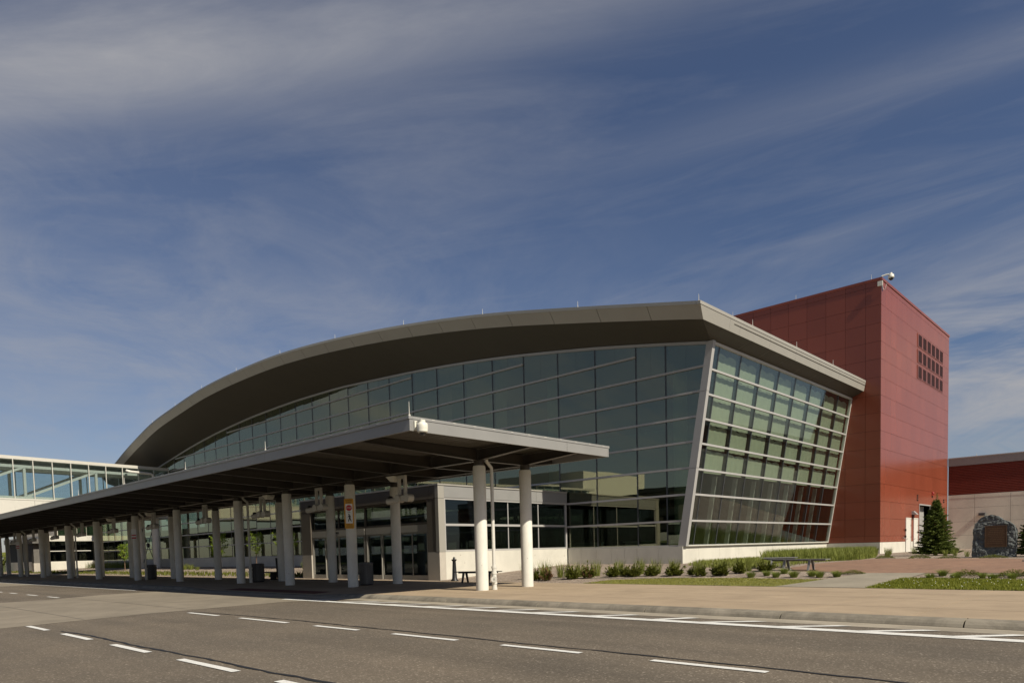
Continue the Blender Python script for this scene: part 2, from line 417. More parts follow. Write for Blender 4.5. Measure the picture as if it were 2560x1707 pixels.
for xf, xn in [(-18.5,-19.2),(-16.57,-17.54),(-15.63,-16.7),(-14.31,-15.43),(-13.0,-13.83),(-11.83,-12.57),(-10.55,-11.37),(-9.38,-10.16),(-7.88,-8.6),(-6.6,-7.1),(-5.3,-6.15),(-3.89,-4.75),(-2.65,-3.51),(-1.53,-2.26),(-.2,-1.0),(1.1,.3),(2.4,1.6)]:
    w = .24
    mark([(xn-w/2,11.22),(xn+w/2,11.22),(xf+w/2,11.9),(xf-w/2,11.9)], .0105)
tag(g.build('road_markings', M['paint']), kind='structure')
# sealed cracks
def crack(pts, w):
    g = MB(); P = []
    for (x0,y0),(x1,y1) in zip(pts[:-1], pts[1:]):
        k = max(2, int(abs(x1-x0)/.18))
        for i in range(k): P.append((x0+(x1-x0)*i/k, y0+(y1-y0)*i/k+random.uniform(-.018,.018)))
    P.append(pts[-1])
    ws = [w*random.uniform(.55,1.25) for _ in P]
    for i in range(len(P)-1):
        (x0,y0),(x1,y1) = P[i], P[i+1]
        g.quad((x0,y0-ws[i]/2,.0068),(x1,y1-ws[i+1]/2,.0068),(x1,y1+ws[i+1]/2,.0068),(x0,y0+ws[i]/2,.0068))
    tag(g.build('sealed_crack', M['tar']), kind='structure')
crack([(-18.5,7.32),(-17,7.5),(-13.6,7.6),(-11.6,7.55),(-8.5,7.53),(-6.9,7.47),(-5.5,7.5),(-3.2,7.44),(-1.9,7.38),(2,7.4),(8,7.42)], .055)
crack([(-15.9,3.87),(-14.6,3.97),(-12.2,3.93),(-10.5,3.97),(-9.1,4.0),(-7.9,3.97),(-6.7,4.02),(-3,4.0)], .06)
crack([(-4.9,5.0),(-4.4,4.9),(-4.0,4.6)], .02)

# planting beds, plaza, path, lawns
sheet('plaza_paving', wavy([(-7.3,24.2),(-9.94,25.1),(-10.6,26.4),(-10.3,28.2),(-9.75,29.2),(-9.85,32.3),(-9.6,33.8),(-6,32.9),(-4,31.6),(4,29),(4,24),(-3.4,24.45),(-5.55,24.3)], .03), gz, M['brick'], .006, 1)
sheet('path', [(-8.42,19.9),(-6.0,19.9),(-5.68,22.3),(-5.6,24.32),(-7.3,24.25),(-7.75,22.3)], gz, M['path'], .010, 1)
lawnA = wavy([(-15.4,19.92),(-8.45,19.92),(-7.8,22.1),(-8.75,22.0),(-10.6,22.25),(-12.2,22.1),(-13.3,21.9),(-15.0,21.2)], .05)
lawnB = wavy([(-5.98,19.92),(5,19.92),(5,22.4),(-2.9,22.3),(-5.2,22.6),(-5.75,22.5)], .05)
sheet('lawn_soil', lawnA, gz, M['soil'], .004, 1); sheet('lawn_soil', lawnB, gz, M['soil'], .004, 1)
sheet('bed_edging', [(-18.6,21.35),(-12.5,22.25),(-12.5,22.37),(-18.6,21.5)], gz, M['path'], .012, .5)

def inside(p, poly):
    x, y = p; c = False; n = len(poly)
    for i in range(n):
        x0, y0 = poly[i]; x1, y1 = poly[(i+1) % n]
        if (y0 > y) != (y1 > y) and x < (x1-x0)*(y-y0)/(y1-y0)+x0: c = not c
    return c
def blade(mb, x, y, z, h, w, lean, az, droop=0.3):
    dx, dy = math.cos(az), math.sin(az); px, py = -dy*w/2, dx*w/2
    m1 = (x+dx*lean*.4, y+dy*lean*.4, z+h*.6); tp = (x+dx*lean, y+dy*lean, z+h)
    mb.add([(x-px,y-py,z),(x+px,y+py,z),(m1[0]+px*.8,m1[1]+py*.8,m1[2]),(m1[0]-px*.8,m1[1]-py*.8,m1[2]),tp], [(0,1,2,3),(3,2,4)])
def scatter(name, poly, dens, h, w, mat, label, cat, flowers=0, lean=.6):
    xs = [p[0] for p in poly]; ys = [p[1] for p in poly]; A = (max(xs)-min(xs))*(max(ys)-min(ys))
    mb = MB(); 
    for i in range(int(A*dens)):
        p = (random.uniform(min(xs),max(xs)), random.uniform(min(ys),max(ys)))
        if not inside(p, poly): continue
        hh = h*random.uniform(.5,1.25); mb.cur = 0
        blade(mb, p[0], p[1], gz(*p)-.01, hh, w*random.uniform(.6,1.3), hh*lean*random.uniform(.1,1), random.uniform(0,6.28))
        if flowers and random.random() < flowers:
            mb.cur = 1; z = gz(*p)+h*1.05; r = .010
            mb.add([(p[0]-r,p[1],z),(p[0],p[1]-r,z),(p[0]+r,p[1],z),(p[0],p[1]+r,z),(p[0],p[1],z+r*1.6)], [(0,1,4),(1,2,4),(2,3,4),(3,0,4)])
    o = mb.build(name, [mat, M['flower']]); return tag(o, label, cat, kind='stuff')
scatter('lawn', lawnA, 1500, .045, .012, M['lawn'], 'dry mown lawn strip between the tan pavement and the shrub bed', 'lawn')
visB = [(x, y) for x, y in lawnB if x < -1.2] + [(-1.2,22.3),(-1.2,19.92)]
scatter('lawn', [(-6.0,19.92),(-1.0,19.92),(-1.0,22.45),(-2.9,22.35),(-5.2,22.65),(-5.8,22.5)], 2000, .07, .014, M['lawn2'], 'greener lawn dotted with white clover right of the concrete path', 'lawn', .004)
dune = [(-16.3,36.5),(-13.6,32.5),(-11.2,30.2),(-10.2,31),(-10.0,32.5),(-10.4,36),(-12.6,44),(-13.6,46.6),(-16.3,46.6)]
scatter('tall_grass', dune, 240, .46, .022, M['grass_t'], 'swathe of tall dune grass along the white base of the leaning glass wall', 'grass', lean=.5)

scatter('low_grass', [(-15.6,27.6),(-12.8,25.6),(-11.0,26.6),(-10.7,28.8),(-10.2,31),(-11.2,30.2),(-13.6,32.5),(-16.2,36.4),(-16.3,30)], 170, .17, .02, M['grass_t'], 'low dry grass between the shrub bed and the white base wall', 'grass')
# ================================================================== TERMINAL
YF = 29.12; XB = -16.6; YT = 47.30; XT = -13.41; YA = 64.6
ZB = 1.34
def interp(tab, x):
    if x <= tab[0][0]: 
        (a,b),(c,d) = tab[0], tab[1]
    elif x >= tab[-1][0]:
        (a,b),(c,d) = tab[-2], tab[-1]
    else:
        for (a,b),(c,d) in zip(tab[:-1], tab[1:]):
            if a <= x <= c: break
        # smooth cubic through neighbours
    return b + (d-b)*(x-a)/(c-a)
GT = [(-92,9.3),(-88,9.75),(-84,10.35),(-78.3,11.13),(-74.8,11.6),(-69.4,12.28),(-64.7,12.74),(-59.2,13.12),(-55.2,13.28),(-50.4,13.37),(-44.8,13.32),(-43.2,13.26),(-38.4,12.99),(-36,12.85),(-33.6,12.67),(-31.15,12.46),(-28.75,12.22),(-26.3,11.93),(-23.9,11.61),(-21.5,11.27),(-19.1,10.88),(-17.44,10.6),(-15.2,10.2)]
gtop = lambda x: interp(GT, x)
# roof edge: plan (Y) and height (Z) of the fascia top
FE = [(-90,26.9,10.85),(-85,26.6,11.75),(-80,26.2,12.65),(-76,25.9,13.3),(-70,25.45,14.1),(-63.94,25.17,14.62),(-57.74,24.9,15.02),(-51.54,24.88,15.22),(-45.34,25.08,15.26),(-39.14,25.5,15.0),(-32.94,26.12,14.53),(-26.74,26.46,13.7),(-20.54,26.58,12.53),(-14.28,26.58,11.22)]
def catmull(tab, x, k):
    n = len(tab); i = 0
    while i < n-2 and x > tab[i+1][0]: i += 1
    p = [tab[max(0,i-1)], tab[i], tab[i+1], tab[min(n-1,i+2)]]
    x1, x2 = p[1][0], p[2][0]; t = (x-x1)/(x2-x1)
    m1 = (p[2][k]-p[0][k])/(p[2][0]-p[0][0]); m2 = (p[3][k]-p[1][k])/(p[3][0]-p[1][0]); d = x2-x1
    return (2*t**3-3*t**2+1)*p[1][k]+(t**3-2*t**2+t)*d*m1+(-2*t**3+3*t**2)*p[2][k]+(t**3-t**2)*d*m2
fey = lambda x: catmull(FE, x, 1)
fez = lambda x: catmull(FE, x, 2)
gtop = (lambda x, T=[(a,b) for a,b in GT]: catmull(T, x, 1))

term = empty('terminal_building', (-40, YF, .57), 'long terminal with an arched grey roof over a blue green glass wall', 'building')
# roof ------------------------------------------------------------
xs = [-90 + i*(90-14.28)/64 for i in range(65)]
g = MB()
BK = 64.0
for a, b2 in zip(xs[:-1], xs[1:]):
    g.quad((a,fey(a),fez(a)),(b2,fey(b2),fez(b2)),(b2,BK,fez(b2)),(a,BK,fez(a)))
for a, b2 in zip(xs[:-1], xs[1:]):       # underside, above the ceiling
    g.quad((b2,BK,fez(b2)-.25),(b2,YF+.5,fez(b2)-.25),(a,YF+.5,fez(a)-.25),(a,BK,fez(a)-.25))
g.build('roof', M['fascia'], term)
# front fascia: panels with open joints, leaning in at the foot
seams = [-14.28,-16.82,-19.5,-22.25,-24.98,-27.6,-30.1,-32.6]
while seams[-1] > -88: seams.append(seams[-1]-2.55)
def fb(x):       # fascia foot
    return (x-.02, fey(x)+.40, fez(x)-.60)
g = MB(); 
for a, b2 in zip(seams[:-1], seams[1:]):
    n = 3
    for i in range(n):
        u = a-.012*(i==0)*(a != seams[0])+(b2-a)*i/n; w = a+(b2-a)*(i+1)/n+.012*(i==n-1)
        u2 = a+(b2-a)*i/n
        P = (u, fey(u), fez(u)-.10); Q = (w, fey(w), fez(w)-.10); p = fb(u); q = fb(w)
        if a == seams[0] and i == 0: p = (-14.38, fey(-14.28)+.40, fez(-14.28)-.60)
        th = .06
        g.hexa([q, p, (p[0],p[1]+th,p[2]+.02), (q[0],q[1]+th,q[2]+.02)], [Q, P, (P[0],P[1]+th,P[2]+.02), (Q[0],Q[1]+th,Q[2]+.02)])
fas = g.build('fascia', M['fascia'], term)
g = MB()
for a, b2 in zip(xs[:-1], xs[1:]):       # drip edge on top of the fascia
    g.hexa([(a,fey(a)-.03,fez(a)-.11),(b2,fey(b2)-.03,fez(b2)-.11),(b2,fey(b2)+.15,fez(b2)-.11),(a,fey(a)+.15,fez(a)-.11)],
           [(a,fey(a)-.03,fez(a)+.03),(b2,fey(b2)-.03,fez(b2)+.03),(b2,fey(b2)+.15,fez(b2)+.03),(a,fey(a)+.15,fez(a)+.03)])
g.box(-14.42,-14.262,26.53,47.27,11.125,11.26)
g.build('roof_edge_trim', M['fascia'], term)
g = MB()                                   # joint backing strip
for a, b2 in zip(xs[:-2], xs[1:-1]):
    p, q = fb(a), fb(b2)
    g.quad((a,fey(a)+.075,fez(a)-.1),(b2,fey(b2)+.075,fez(b2)-.1),(q[0],q[1]+.075,q[2]+.03),(p[0],p[1]+.075,p[2]+.03))
g.build('fascia_backing', M['gapg'], term)
# side fascia
g = MB()
yy = [26.58,29.24] + [30.23+1.9*i*1.65 for i in range(6)]; yy = [v for v in yy if v < 46.5] + [47.29]
for a, b2 in zip(yy[:-1], yy[1:]):
    ea = 0 if a == yy[0] else .01
    fa = .41 if a == yy[0] else ea
    g.hexa([(-14.38,a+fa,10.62),(-14.38,b2-.0,10.62),(-14.46,b2-.0,10.63),(-14.46,a+fa,10.63)],
           [(-14.28,a+ea,11.12),(-14.28,b2,11.12),(-14.36,b2,11.12),(-14.36,a+ea,11.12)])
g.build('side_fascia', M['fascia'], term)
# soffits
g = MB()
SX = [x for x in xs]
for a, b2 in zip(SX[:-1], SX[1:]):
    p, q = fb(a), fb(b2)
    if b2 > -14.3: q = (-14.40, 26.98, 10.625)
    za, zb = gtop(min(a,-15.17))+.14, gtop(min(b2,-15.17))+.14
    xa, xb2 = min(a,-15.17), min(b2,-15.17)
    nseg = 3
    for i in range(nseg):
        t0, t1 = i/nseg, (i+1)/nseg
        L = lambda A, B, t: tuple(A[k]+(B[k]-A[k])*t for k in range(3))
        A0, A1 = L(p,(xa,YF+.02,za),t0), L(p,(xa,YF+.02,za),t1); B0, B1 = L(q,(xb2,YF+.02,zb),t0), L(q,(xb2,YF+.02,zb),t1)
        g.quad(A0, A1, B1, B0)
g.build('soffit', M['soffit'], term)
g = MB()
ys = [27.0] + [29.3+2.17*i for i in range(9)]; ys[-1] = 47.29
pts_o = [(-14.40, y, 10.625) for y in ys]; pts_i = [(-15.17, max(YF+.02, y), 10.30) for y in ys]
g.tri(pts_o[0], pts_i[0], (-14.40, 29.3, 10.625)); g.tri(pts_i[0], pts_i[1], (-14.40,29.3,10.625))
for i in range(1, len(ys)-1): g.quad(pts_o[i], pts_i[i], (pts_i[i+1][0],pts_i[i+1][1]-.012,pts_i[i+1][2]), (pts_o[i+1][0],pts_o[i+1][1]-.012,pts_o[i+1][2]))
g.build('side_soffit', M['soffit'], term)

# lightning rods on the roof edge
def rod(x, y, z, h, parent, r=.014):
    g = MB(); g.tube([(x,y,z),(x,y,z+h)], [r, r*.5], 6); g.tube([(x,y,z),(x,y,z+.05)], .03, 8)
    return g.build('lightning_rod', M['alu_white'], parent)
for k in range(10):
    x = -14.4-6.2*k; rod(x, fey(x)+.08, fez(x)+.02, .30, term)
for y in (31.5, 36.6, 41.8): rod(-14.33, y, 11.25, .32, term)

# front curtain wall ------------------------------------------------
TZ = [2.51, 3.71, 4.90, 6.06, 7.16, 8.25, 9.32, 10.41, 11.50, 12.58]
MX = [-17.46,-19.08] + [-21.5-2.42*i for i in range(34)]          # mullions, to the left end
ML = MX[-1]
def postx(z): return -16.86 + (z-1.34)*.172           # inner edge of the leaning corner post
def tcut(z):                                             # where a transom dies into a mullion on the right/left
    ok = [x for x in MX if gtop(x) > z+.30]
    return (min(ok), max(ok))
tr_span = {}
for z in TZ:
    if z < 9.5: tr_span[z] = (ML, postx(z))
    else: tr_span[z] = tcut(z)
tr_span[10.41] = (-83.0, -19.08); tr_span[11.5] = (-74.4, -26.34); tr_span[12.58] = (-62.5, -36.05)
edges = [None] + MX
for i in range(len(MX)):
    xr = MX[i-1] if i else None; xl = MX[i]
    zs = [ZB] + [z for z in TZ]
    g = MB()
    ztop = lambda x: gtop(x)+.02
    zz = [ZB]
    for z in TZ:
        a, b2 = tr_span[z]
        mid = xl+.5
        if a-.1 <= xl and (-15.4 if xr is None else xr) <= b2+.1 or (xr is None and z < 9.5): zz.append(z)
    zz.append(None)
    for j in range(len(zz)-1):
        z0 = zz[j]+.02; z1 = None if zz[j+1] is None else zz[j+1]-.02
        n = 1 if z1 is not None else 2
        for k in range(n):
            if xr is None: r0 = postx(z0); r1 = postx(z1) if z1 else -15.32
            else: r0 = r1 = xr-.03
            l = xl+.03
            u0, u1 = l+(r0-l)*k/n, l+(r0-l)*(k+1)/n; w0, w1 = l+(r1-l)*k/n, l+(r1-l)*(k+1)/n
            za, zb = (z1, z1) if z1 else (ztop(w0), ztop(w1))
            t = [random.uniform(0,.007) for _ in range(3)]; t.append(t[2]+t[1]-t[0])
            g.hexa([(u0,YF+t[0],z0),(u1,YF+t[1],z0),(u1,YF+t[1]+.03,z0),(u0,YF+t[0]+.03,z0)], [(w0,YF+t[2],za),(w1,YF+t[3],zb),(w1,YF+t[3]+.03,zb),(w0,YF+t[2]+.03,za)])
    g.build('glass_bay', M['glassF'], term)
for x in MX:
    g = MB(); g.hexa([(x-.03,YF-.012,ZB),(x+.03,YF-.012,ZB),(x+.03,YF+.20,ZB),(x-.03,YF+.20,ZB)],
                     [(x-.03,YF-.012,gtop(x)),(x+.03,YF-.012,gtop(x)),(x+.03,YF+.20,gtop(x)),(x-.03,YF+.20,gtop(x))])
    g.build('mullion', M['mullion'], term)
for z in TZ:
    a, b2 = tr_span[z]; g = MB()
    g.hexa([(a,YF-.07,z-.045),(b2-.004,YF-.07,z-.045),(b2-.004,YF+.02,z-.045),(a,YF+.02,z-.045)],
           [(a,YF-.07,z+.045),(b2+.004,YF-.07,z+.045),(b2+.004,YF+.02,z+.045),(a,YF+.02,z+.045)])
    g.build('transom', M['alu'], term)
g = MB(); hx = [x for x in xs if x < -15.4 and x > ML] + [-15.35]; hx = [ML] + hx
for a, b2 in zip(hx[:-1], hx[1:]):
    g.hexa([(a,YF-.05,gtop(a)),(b2,YF-.05,gtop(b2)),(b2,YF+.05,gtop(b2)),(a,YF+.05,gtop(a))],
           [(a,YF-.05,gtop(a)+.13),(b2,YF-.05,gtop(b2)+.13),(b2,YF+.05,gtop(b2)+.13),(a,YF+.05,gtop(a)+.13)])
g.build('head_frame', M['alu'], term)
g = MB(); g.box(ML, -16.87, YF-.06, YF+.04, ZB, ZB+.07); g.build('sill_frame', M['alu'], term)
# corner post
def sx(z): return -16.55 + (z-1.34)*.162               # leaning side glass plane
g = MB()
for z0, z1 in ((1.34,4.86),(4.875,8.2),(8.215,10.33)):
    g.hexa([(postx(z0),YF-.10,z0),(sx(z0)+.10,YF-.10,z0),(sx(z0)+.10,YF+.13,z0),(postx(z0),YF+.13,z0)],
           [(postx(z1),YF-.10,z1),(sx(z1)+.10,YF-.10,z1),(sx(z1)+.10,YF+.13,z1),(postx(z1),YF+.13,z1)])
g.build('corner_post', M['alu'], term)
# side curtain wall
SY = [29.25,29.86] + [29.86+2.171*i for i in range(1, 9)]; SY[-1] = 47.2
STZ = [2.51, 3.70, 4.82, 5.95, 7.02, 8.09, 9.15]
for i in range(len(SY)-1):
    g = MB(); zz = [ZB]+STZ+[10.2]
    for z0, z1 in zip(zz[:-1], zz[1:]):
        z0 += .02; z1 -= .02; a, b2 = SY[i]+.03, SY[i+1]-.03
        g.hexa([(sx(z0)-.03,a,z0),(sx(z0),a,z0),(sx(z0),b2,z0),(sx(z0)-.03,b2,z0)], [(sx(z1)-.03,a,z1),(sx(z1),a,z1),(sx(z1),b2,z1),(sx(z1)-.03,b2,z1)])
    g.build('side_glass_bay', M['glassS'], term)
for y in SY[1:-1]:
    g = MB(); z0, z1 = ZB, 10.2
    g.hexa([(sx(z0)-.16,y-.03,z0),(sx(z0)+.01,y-.03,z0),(sx(z0)+.01,y+.03,z0),(sx(z0)-.16,y+.03,z0)], [(sx(z1)-.16,y-.03,z1),(sx(z1)+.01,y-.03,z1),(sx(z1)+.01,y+.03,z1),(sx(z1)-.16,y+.03,z1)])
    g.build('side_mullion', M['mullion'], term)
for y in SY[1:-1]:
    g = MB(); z0, z1 = ZB, 10.2
    z1 = 4.7
    g.hexa([(sx(z0)-.62,y-.06,z0),(sx(z0)-.40,y-.06,z0),(sx(z0)-.40,y+.06,z0),(sx(z0)-.62,y+.06,z0)], [(sx(z1)-.62,y-.06,z1),(sx(z1)-.40,y-.06,z1),(sx(z1)-.40,y+.06,z1),(sx(z1)-.62,y+.06,z1)])
    g.build('inner_post', M['alu'], term)
for z in STZ:
    g = MB(); g.box(sx(z)-.03, sx(z)+.07, 29.25, 47.2, z-.045, z+.045); g.build('side_transom', M['alu'], term)
g = MB(); g.hexa([(sx(1.34)-.1,47.2,1.34),(sx(1.34)+.06,47.2,1.34),(sx(1.34)+.06,47.29,1.34),(sx(1.34)-.1,47.29,1.34)],
                 [(sx(10.3)-.1,47.2,10.3),(sx(10.3)+.06,47.2,10.3),(sx(10.3)+.06,47.29,10.3),(sx(10.3)-.1,47.29,10.3)])
g.box(sx(10.22)-.05, sx(10.22)+.06, 29.25, 47.2, 10.19, 10.32); g.box(sx(1.34)-.05, sx(1.34)+.07, 29.25, 47.2, 1.34, 1.40)
g.build('side_frame', M['alu_white'], term)
# concrete base: panels with joints
g = MB()
x = -23.7; first = True
cuts = [-16.6,-17.9,-19.08,-19.8,-20.6,-21.5,-22.5,-23.35]
for a, b2 in zip(cuts[:-1], cuts[1:]): g.box(a-.006*(a != -16.6), b2+.006, YF-.14, YF+.16, 0, ZB-.004)
g.build('base_wall', M['white_conc'], term)
g = MB(); x = -34.95
while x > -101: g.box(x-.006, x-2.42+.006, YF-.14, YF+.16, 0, ZB-.004); x -= 2.42
g.build('base_wall', M['white_conc'], term)
g = MB(); yc = [29.28,30.5,32.6,34.7,36.8,38.9,41.0,43.1,45.2,47.28]
for a, b2 in zip(yc[:-1], yc[1:]): g.box(XB-.25, XB, a+.006, b2-.006, 0, ZB-.004)
g.build('side_base_wall', M['white_conc'], term)
# interior
g = MB(); g.box(-102, -17, YF+.3, 63, .45, .56); g.build('interior_floor', M['int_floor'], term)
g = MB(); g.box(-102, -18.2, 43.5, 43.7, .56, 9.5); g.box(-102,-45,37,37.2,.56,4.4); g.box(-80,-24,38.5,38.7,.56,3.4); g.build('interior_wall', M['int_wall'], term)
g = MB(); g.box(-100, -28, 34, 43.5, 4.5, 4.9); g.build('interior_gallery', M['int_wall'], term)
for x in (-18.95,-27.5,-36,-44.5,-53,-61.5,-70):
    g = MB(); g.tube([(x,33,.56),(x,33,gtop(x)-.4)], .36, 18); g.build('interior_column', M['int_col'], term)
for i in range(1, len(SY)-1):           # pale shades hung inside the upper side windows
    g = MB(); a, b2 = SY[i]+.07, SY[i+1]-.05; n = 12
    for z0, z1 in ((4.74,5.66),(5.80,6.80),(6.88,7.88),(7.96,9.02),(9.05,9.95)):
        for k in range(n):
            u0, u1 = a+(b2-a)*k/n, a+(b2-a)*(k+1)/n
            sc0 = z1+.10*abs(math.sin(math.pi*k/n*2.0)); sc1 = z1+.10*abs(math.sin(math.pi*(k+1)/n*2.0))
            d0 = .19+.012*math.sin(k*2.1); d1 = .19+.012*math.sin((k+1)*2.1)
            g.hexa([(sx(z0)-d0-.02,u0,z0),(sx(z0)-d0,u0,z0),(sx(z0)-d1,u1,z0),(sx(z0)-d1-.02,u1,z0)], [(sx(sc0)-d0-.02,u0,sc0),(sx(sc0)-d0,u0,sc0),(sx(sc1)-d1,u1,sc1),(sx(sc1)-d1-.02,u1,sc1)])
    g.build('window_shade', M['curtain'], term)
# service counters and ceiling lights glimpsed inside
for x, w in ((-22.5,3.0),(-28,3.6),(-34,3.6)):
    g = MB(); g.box(x-w/2,x+w/2,35.2,36.0,.56,1.65); g.box(x-w/2-.1,x+w/2+.1,35.1,36.1,1.65,1.72); g.build('counter', M['int_col'], term)

# upper left low wing of the terminal under the bridge is the same glass wall
# ================================================================== WEST WING (far left)
XW = -103.2
wing = empty('concourse_wing', (XW-8, 26, .3), 'low far wing with a sunlit pale base and a white band over its windows', 'building')
g = MB(); g.box(XW-20, XW, 23.5, YF+6, 0, 1.45); g.build('base_wall', M['white_conc'], wing)
g = MB(); g.box(XW-20, XW+.03, 23.5, YF+6, 4.0, 4.68); g.build('band', M['white_conc'], wing)
g = MB(); g.box(XW-20, XW-1.6, 25.7, YF+6, 4.68, 7.2); g.build('upper_storey', M['wall_conc'], wing)
for i in range(4):
    g = MB(); y0 = 23.62+1.42*i; g.box(XW-.06,XW-.03,y0+.03,y0+1.39,1.47,2.70); g.box(XW-.06,XW-.03,y0+.03,y0+1.39,2.80,3.98); g.build('window', M['glassD'], wing)
for i in range(4):
    g = MB(); y0 = 25.8+1.1*i; g.box(XW-1.57,XW-1.54,y0,y0+1.05,4.75,7.0); g.build('upper_window', M['glassF'], wing)
g = MB(); g.box(XW-.06,XW+.03,23.6,YF-.1,2.70,2.80); g.build('window_bar', M['alu_white'], wing)
g = MB(); g.box(XW-19.8,XW-4,24,YF+5,1.45,3.99); g.build('interior', M['int_dark'], wing)
pil = MB(); pil.box(-96.6,-95.6,21.0,21.9,gz(-96,21.4)-.05,3.55); pil.box(-97.4,-94.9,20.8,22.1,3.55,4.05)
pl = empty('gate_pillar', (-96,21.4,gz(-96,21.4)), 'square grey pillar with a slab top at the far end of the covered walk', 'pillar')
pil.build('shaft', M['ramp_conc'], pl)
g = MB(); g.box(-96.65,-95.55,20.95,21.95,gz(-96,21.4),1.3); g.build('plinth', M['wall_conc'], pl)

# ================================================================== RED TOWER
tower = empty('red_tower', (XT-5, YT+8, .5), 'tall windowless block clad in dark red metal panels with louvres high on one side', 'building')
ZL = [1.27,1.66,2.74,3.81,4.88,5.96,7.03,8.11,9.19,10.26,11.35,12.44,13.49,14.59,15.67,16.8]
def sub_rects(rects, hole):
    out = []
    for (a,b2,c,d) in rects:
        ha,hb,hc,hd = hole
        if hb <= a or ha >= b2 or hd <= c or hc >= d: out.append((a,b2,c,d)); continue
        if a < ha: out.append((a,ha,c,d))
        if b2 > hb: out.append((hb,b2,c,d))
        m0, m1 = max(a,ha), min(b2,hb)
        if c < hc: out.append((m0,m1,c,hc))
        if d > hd: out.append((m0,m1,hd,d))
    return out
g = MB(); g.box(-45, XT-.05, YT+.05, YT+.5, 1.2, 17.2); g.box(-45,XT-.6,64.1,64.55,1.2,17.2); g.box(-45,-44.6,YT+.5,64.1,1.2,17.2)
for (a,b2,c,d) in sub_rects([(YT+.05,64.55,1.2,17.2)], (56.28,59.28,0,3.82)): g.box(XT-.55, XT-.05, max(a,YT+.5) if a < YT+.5 else a, b2, c, d)
g.build('core', M['gap'], tower)
e = .007
g = MB(); sxs = [XT-.001,-14.29,-15.48,-16.66,-17.85] + [-19.06-1.19*i for i in range(22)]
for a, b2 in zip(sxs[:-1], sxs[1:]):
    for c, d in zip(ZL[:-1], ZL[1:]):
        g.box(b2+e, a-(e if a < -13.5 else 0), YT, YT+.04, c+e, d-e)
    g.box(b2+e, a-(e if a < -13.5 else 0), YT, YT+.04, 16.8+e, 17.12)
g.build('front_cladding', M['red'], tower)
g = MB(); sys_ = [YT+.045] + [48.2+1.168*i for i in range(14)] + [64.6]; e2 = .0035
for a, b2 in zip(sys_[:-1], sys_[1:]):
    for c, d in zip(ZL, ZL[1:]+[17.12]):
        for (p, q, r, s_) in sub_rects([(a+e2, b2-e2, c+e, d-e)], (56.2,59.36,0,3.90)):
            if q-p > .02 and s_-r > .02: g.box(XT-.04, XT, p, q, r, s_)
g.build('side_cladding', M['red'], tower)
g = MB(); g.box(-45, XT+.04, YT-.04, YT+.3, 17.12, 17.27); g.box(XT-.3, XT+.04, YT+.302, 64.65, 17.12, 17.27); g.build('coping', M['red'], tower)
g = MB(); g.box(-45,XT-.3,YT+.3,64.5,16.9,17.0); g.build('roof', M['ramp_conc'], tower)
g = MB(); g.box(-20, XT-.01, YT-.005, YT+.3, -.1, 1.265); g.build('base_wall', M['white_conc'], tower)
for a, b2 in ((YT+.302,52.8),(55.9,56.2),(59.4,64.6),(54.1,54.7)):
    g = MB(); g.box(XT-.3, XT-.005, a, b2, -.1, 1.265); g.build('side_base_wall', M['white_conc'], tower)
for r, z1 in enumerate((15.6, 14.52, 13.44)):
    for c in range(6):
        y0 = 55.57+1.2*c; g = MB()
        g.box(XT+.002, XT+.03, y0-.10, y0+.06, z1-.9, z1); g.box(XT+.002, XT+.03, y0+.99, y0+1.08, z1-.9, z1)
        g.box(XT+.002, XT+.03, y0+.06, y0+.99, z1-.05, z1); g.box(XT+.002, XT+.03, y0+.06, y0+.99, z1-.9, z1-.86)
        lv = g.build('louver', M['red'], tower)
        g = MB(); g.box(XT+.002, XT+.008, y0+.06, y0+.99, z1-.86, z1-.05); g.build('opening', M['dark'], lv)
        g = MB()
        for k in range(6):
            z = z1-.86+.02+.136*k
            g.hexa([(XT+.035,y0+.06,z),(XT+.035,y0+.99,z),(XT+.010,y0+.99,z+.055),(XT+.010,y0+.06,z+.055)], [(XT+.035,y0+.06,z+.012),(XT+.035,y0+.99,z+.012),(XT+.010,y0+.99,z+.067),(XT+.010,y0+.06,z+.067)])
        g.build('blades', M['louver'], lv)
# service doors
for y0, y1 in ((52.87,54.0),(54.78,55.8)):
    g = MB(); g.box(XT-.02, XT+.05, y0-.05, y0, .5, 2.88); g.box(XT-.02, XT+.05, y1, y1+.05, .5, 2.88); g.box(XT-.02, XT+.05, y0, y1, 2.82, 2.88)
    fr = g.build('door_frame', M['white_door'], tower)
    g = MB(); g.box(XT-.02, XT+.03, y0+.008, y1-.008, .52, 2.812); g.build('door', M['white_door'], fr)
    g = MB(); g.tube([(XT+.05,y0+.10,1.45),(XT+.09,y0+.10,1.45),(XT+.09,y0+.22,1.45)], .016, 8); g.build('handle', M['bench'], fr)
    g = MB(); g.box(XT+.031,XT+.055,y1-.03,y1,2.3,2.42); g.box(XT+.031,XT+.055,y1-.03,y1,1.5,1.62); g.build('hinges', M['bench'], fr)
for z in (2.05,1.62):
    g = MB(); g.box(XT+.002,XT+.09,52.62,52.74,z-.08,z+.06); g.build('card_reader', M['black'], tower)
# roll-up door in its recess
g = MB(); g.box(XT-.5,XT+.03,56.2,56.28,.4,3.9); g.box(XT-.5,XT+.03,59.28,59.36,.4,3.9); g.box(XT-.5,XT+.03,56.28,59.28,3.82,3.9); g.build('door_surround', M['alu'], tower)
g = MB()
for k in range(24): g.box(XT-.45,XT-.42+.012*(k%2),56.29,59.27,.45+.14*k,.45+.14*k+.136)
g.build('roller_door', M['alu'], tower)
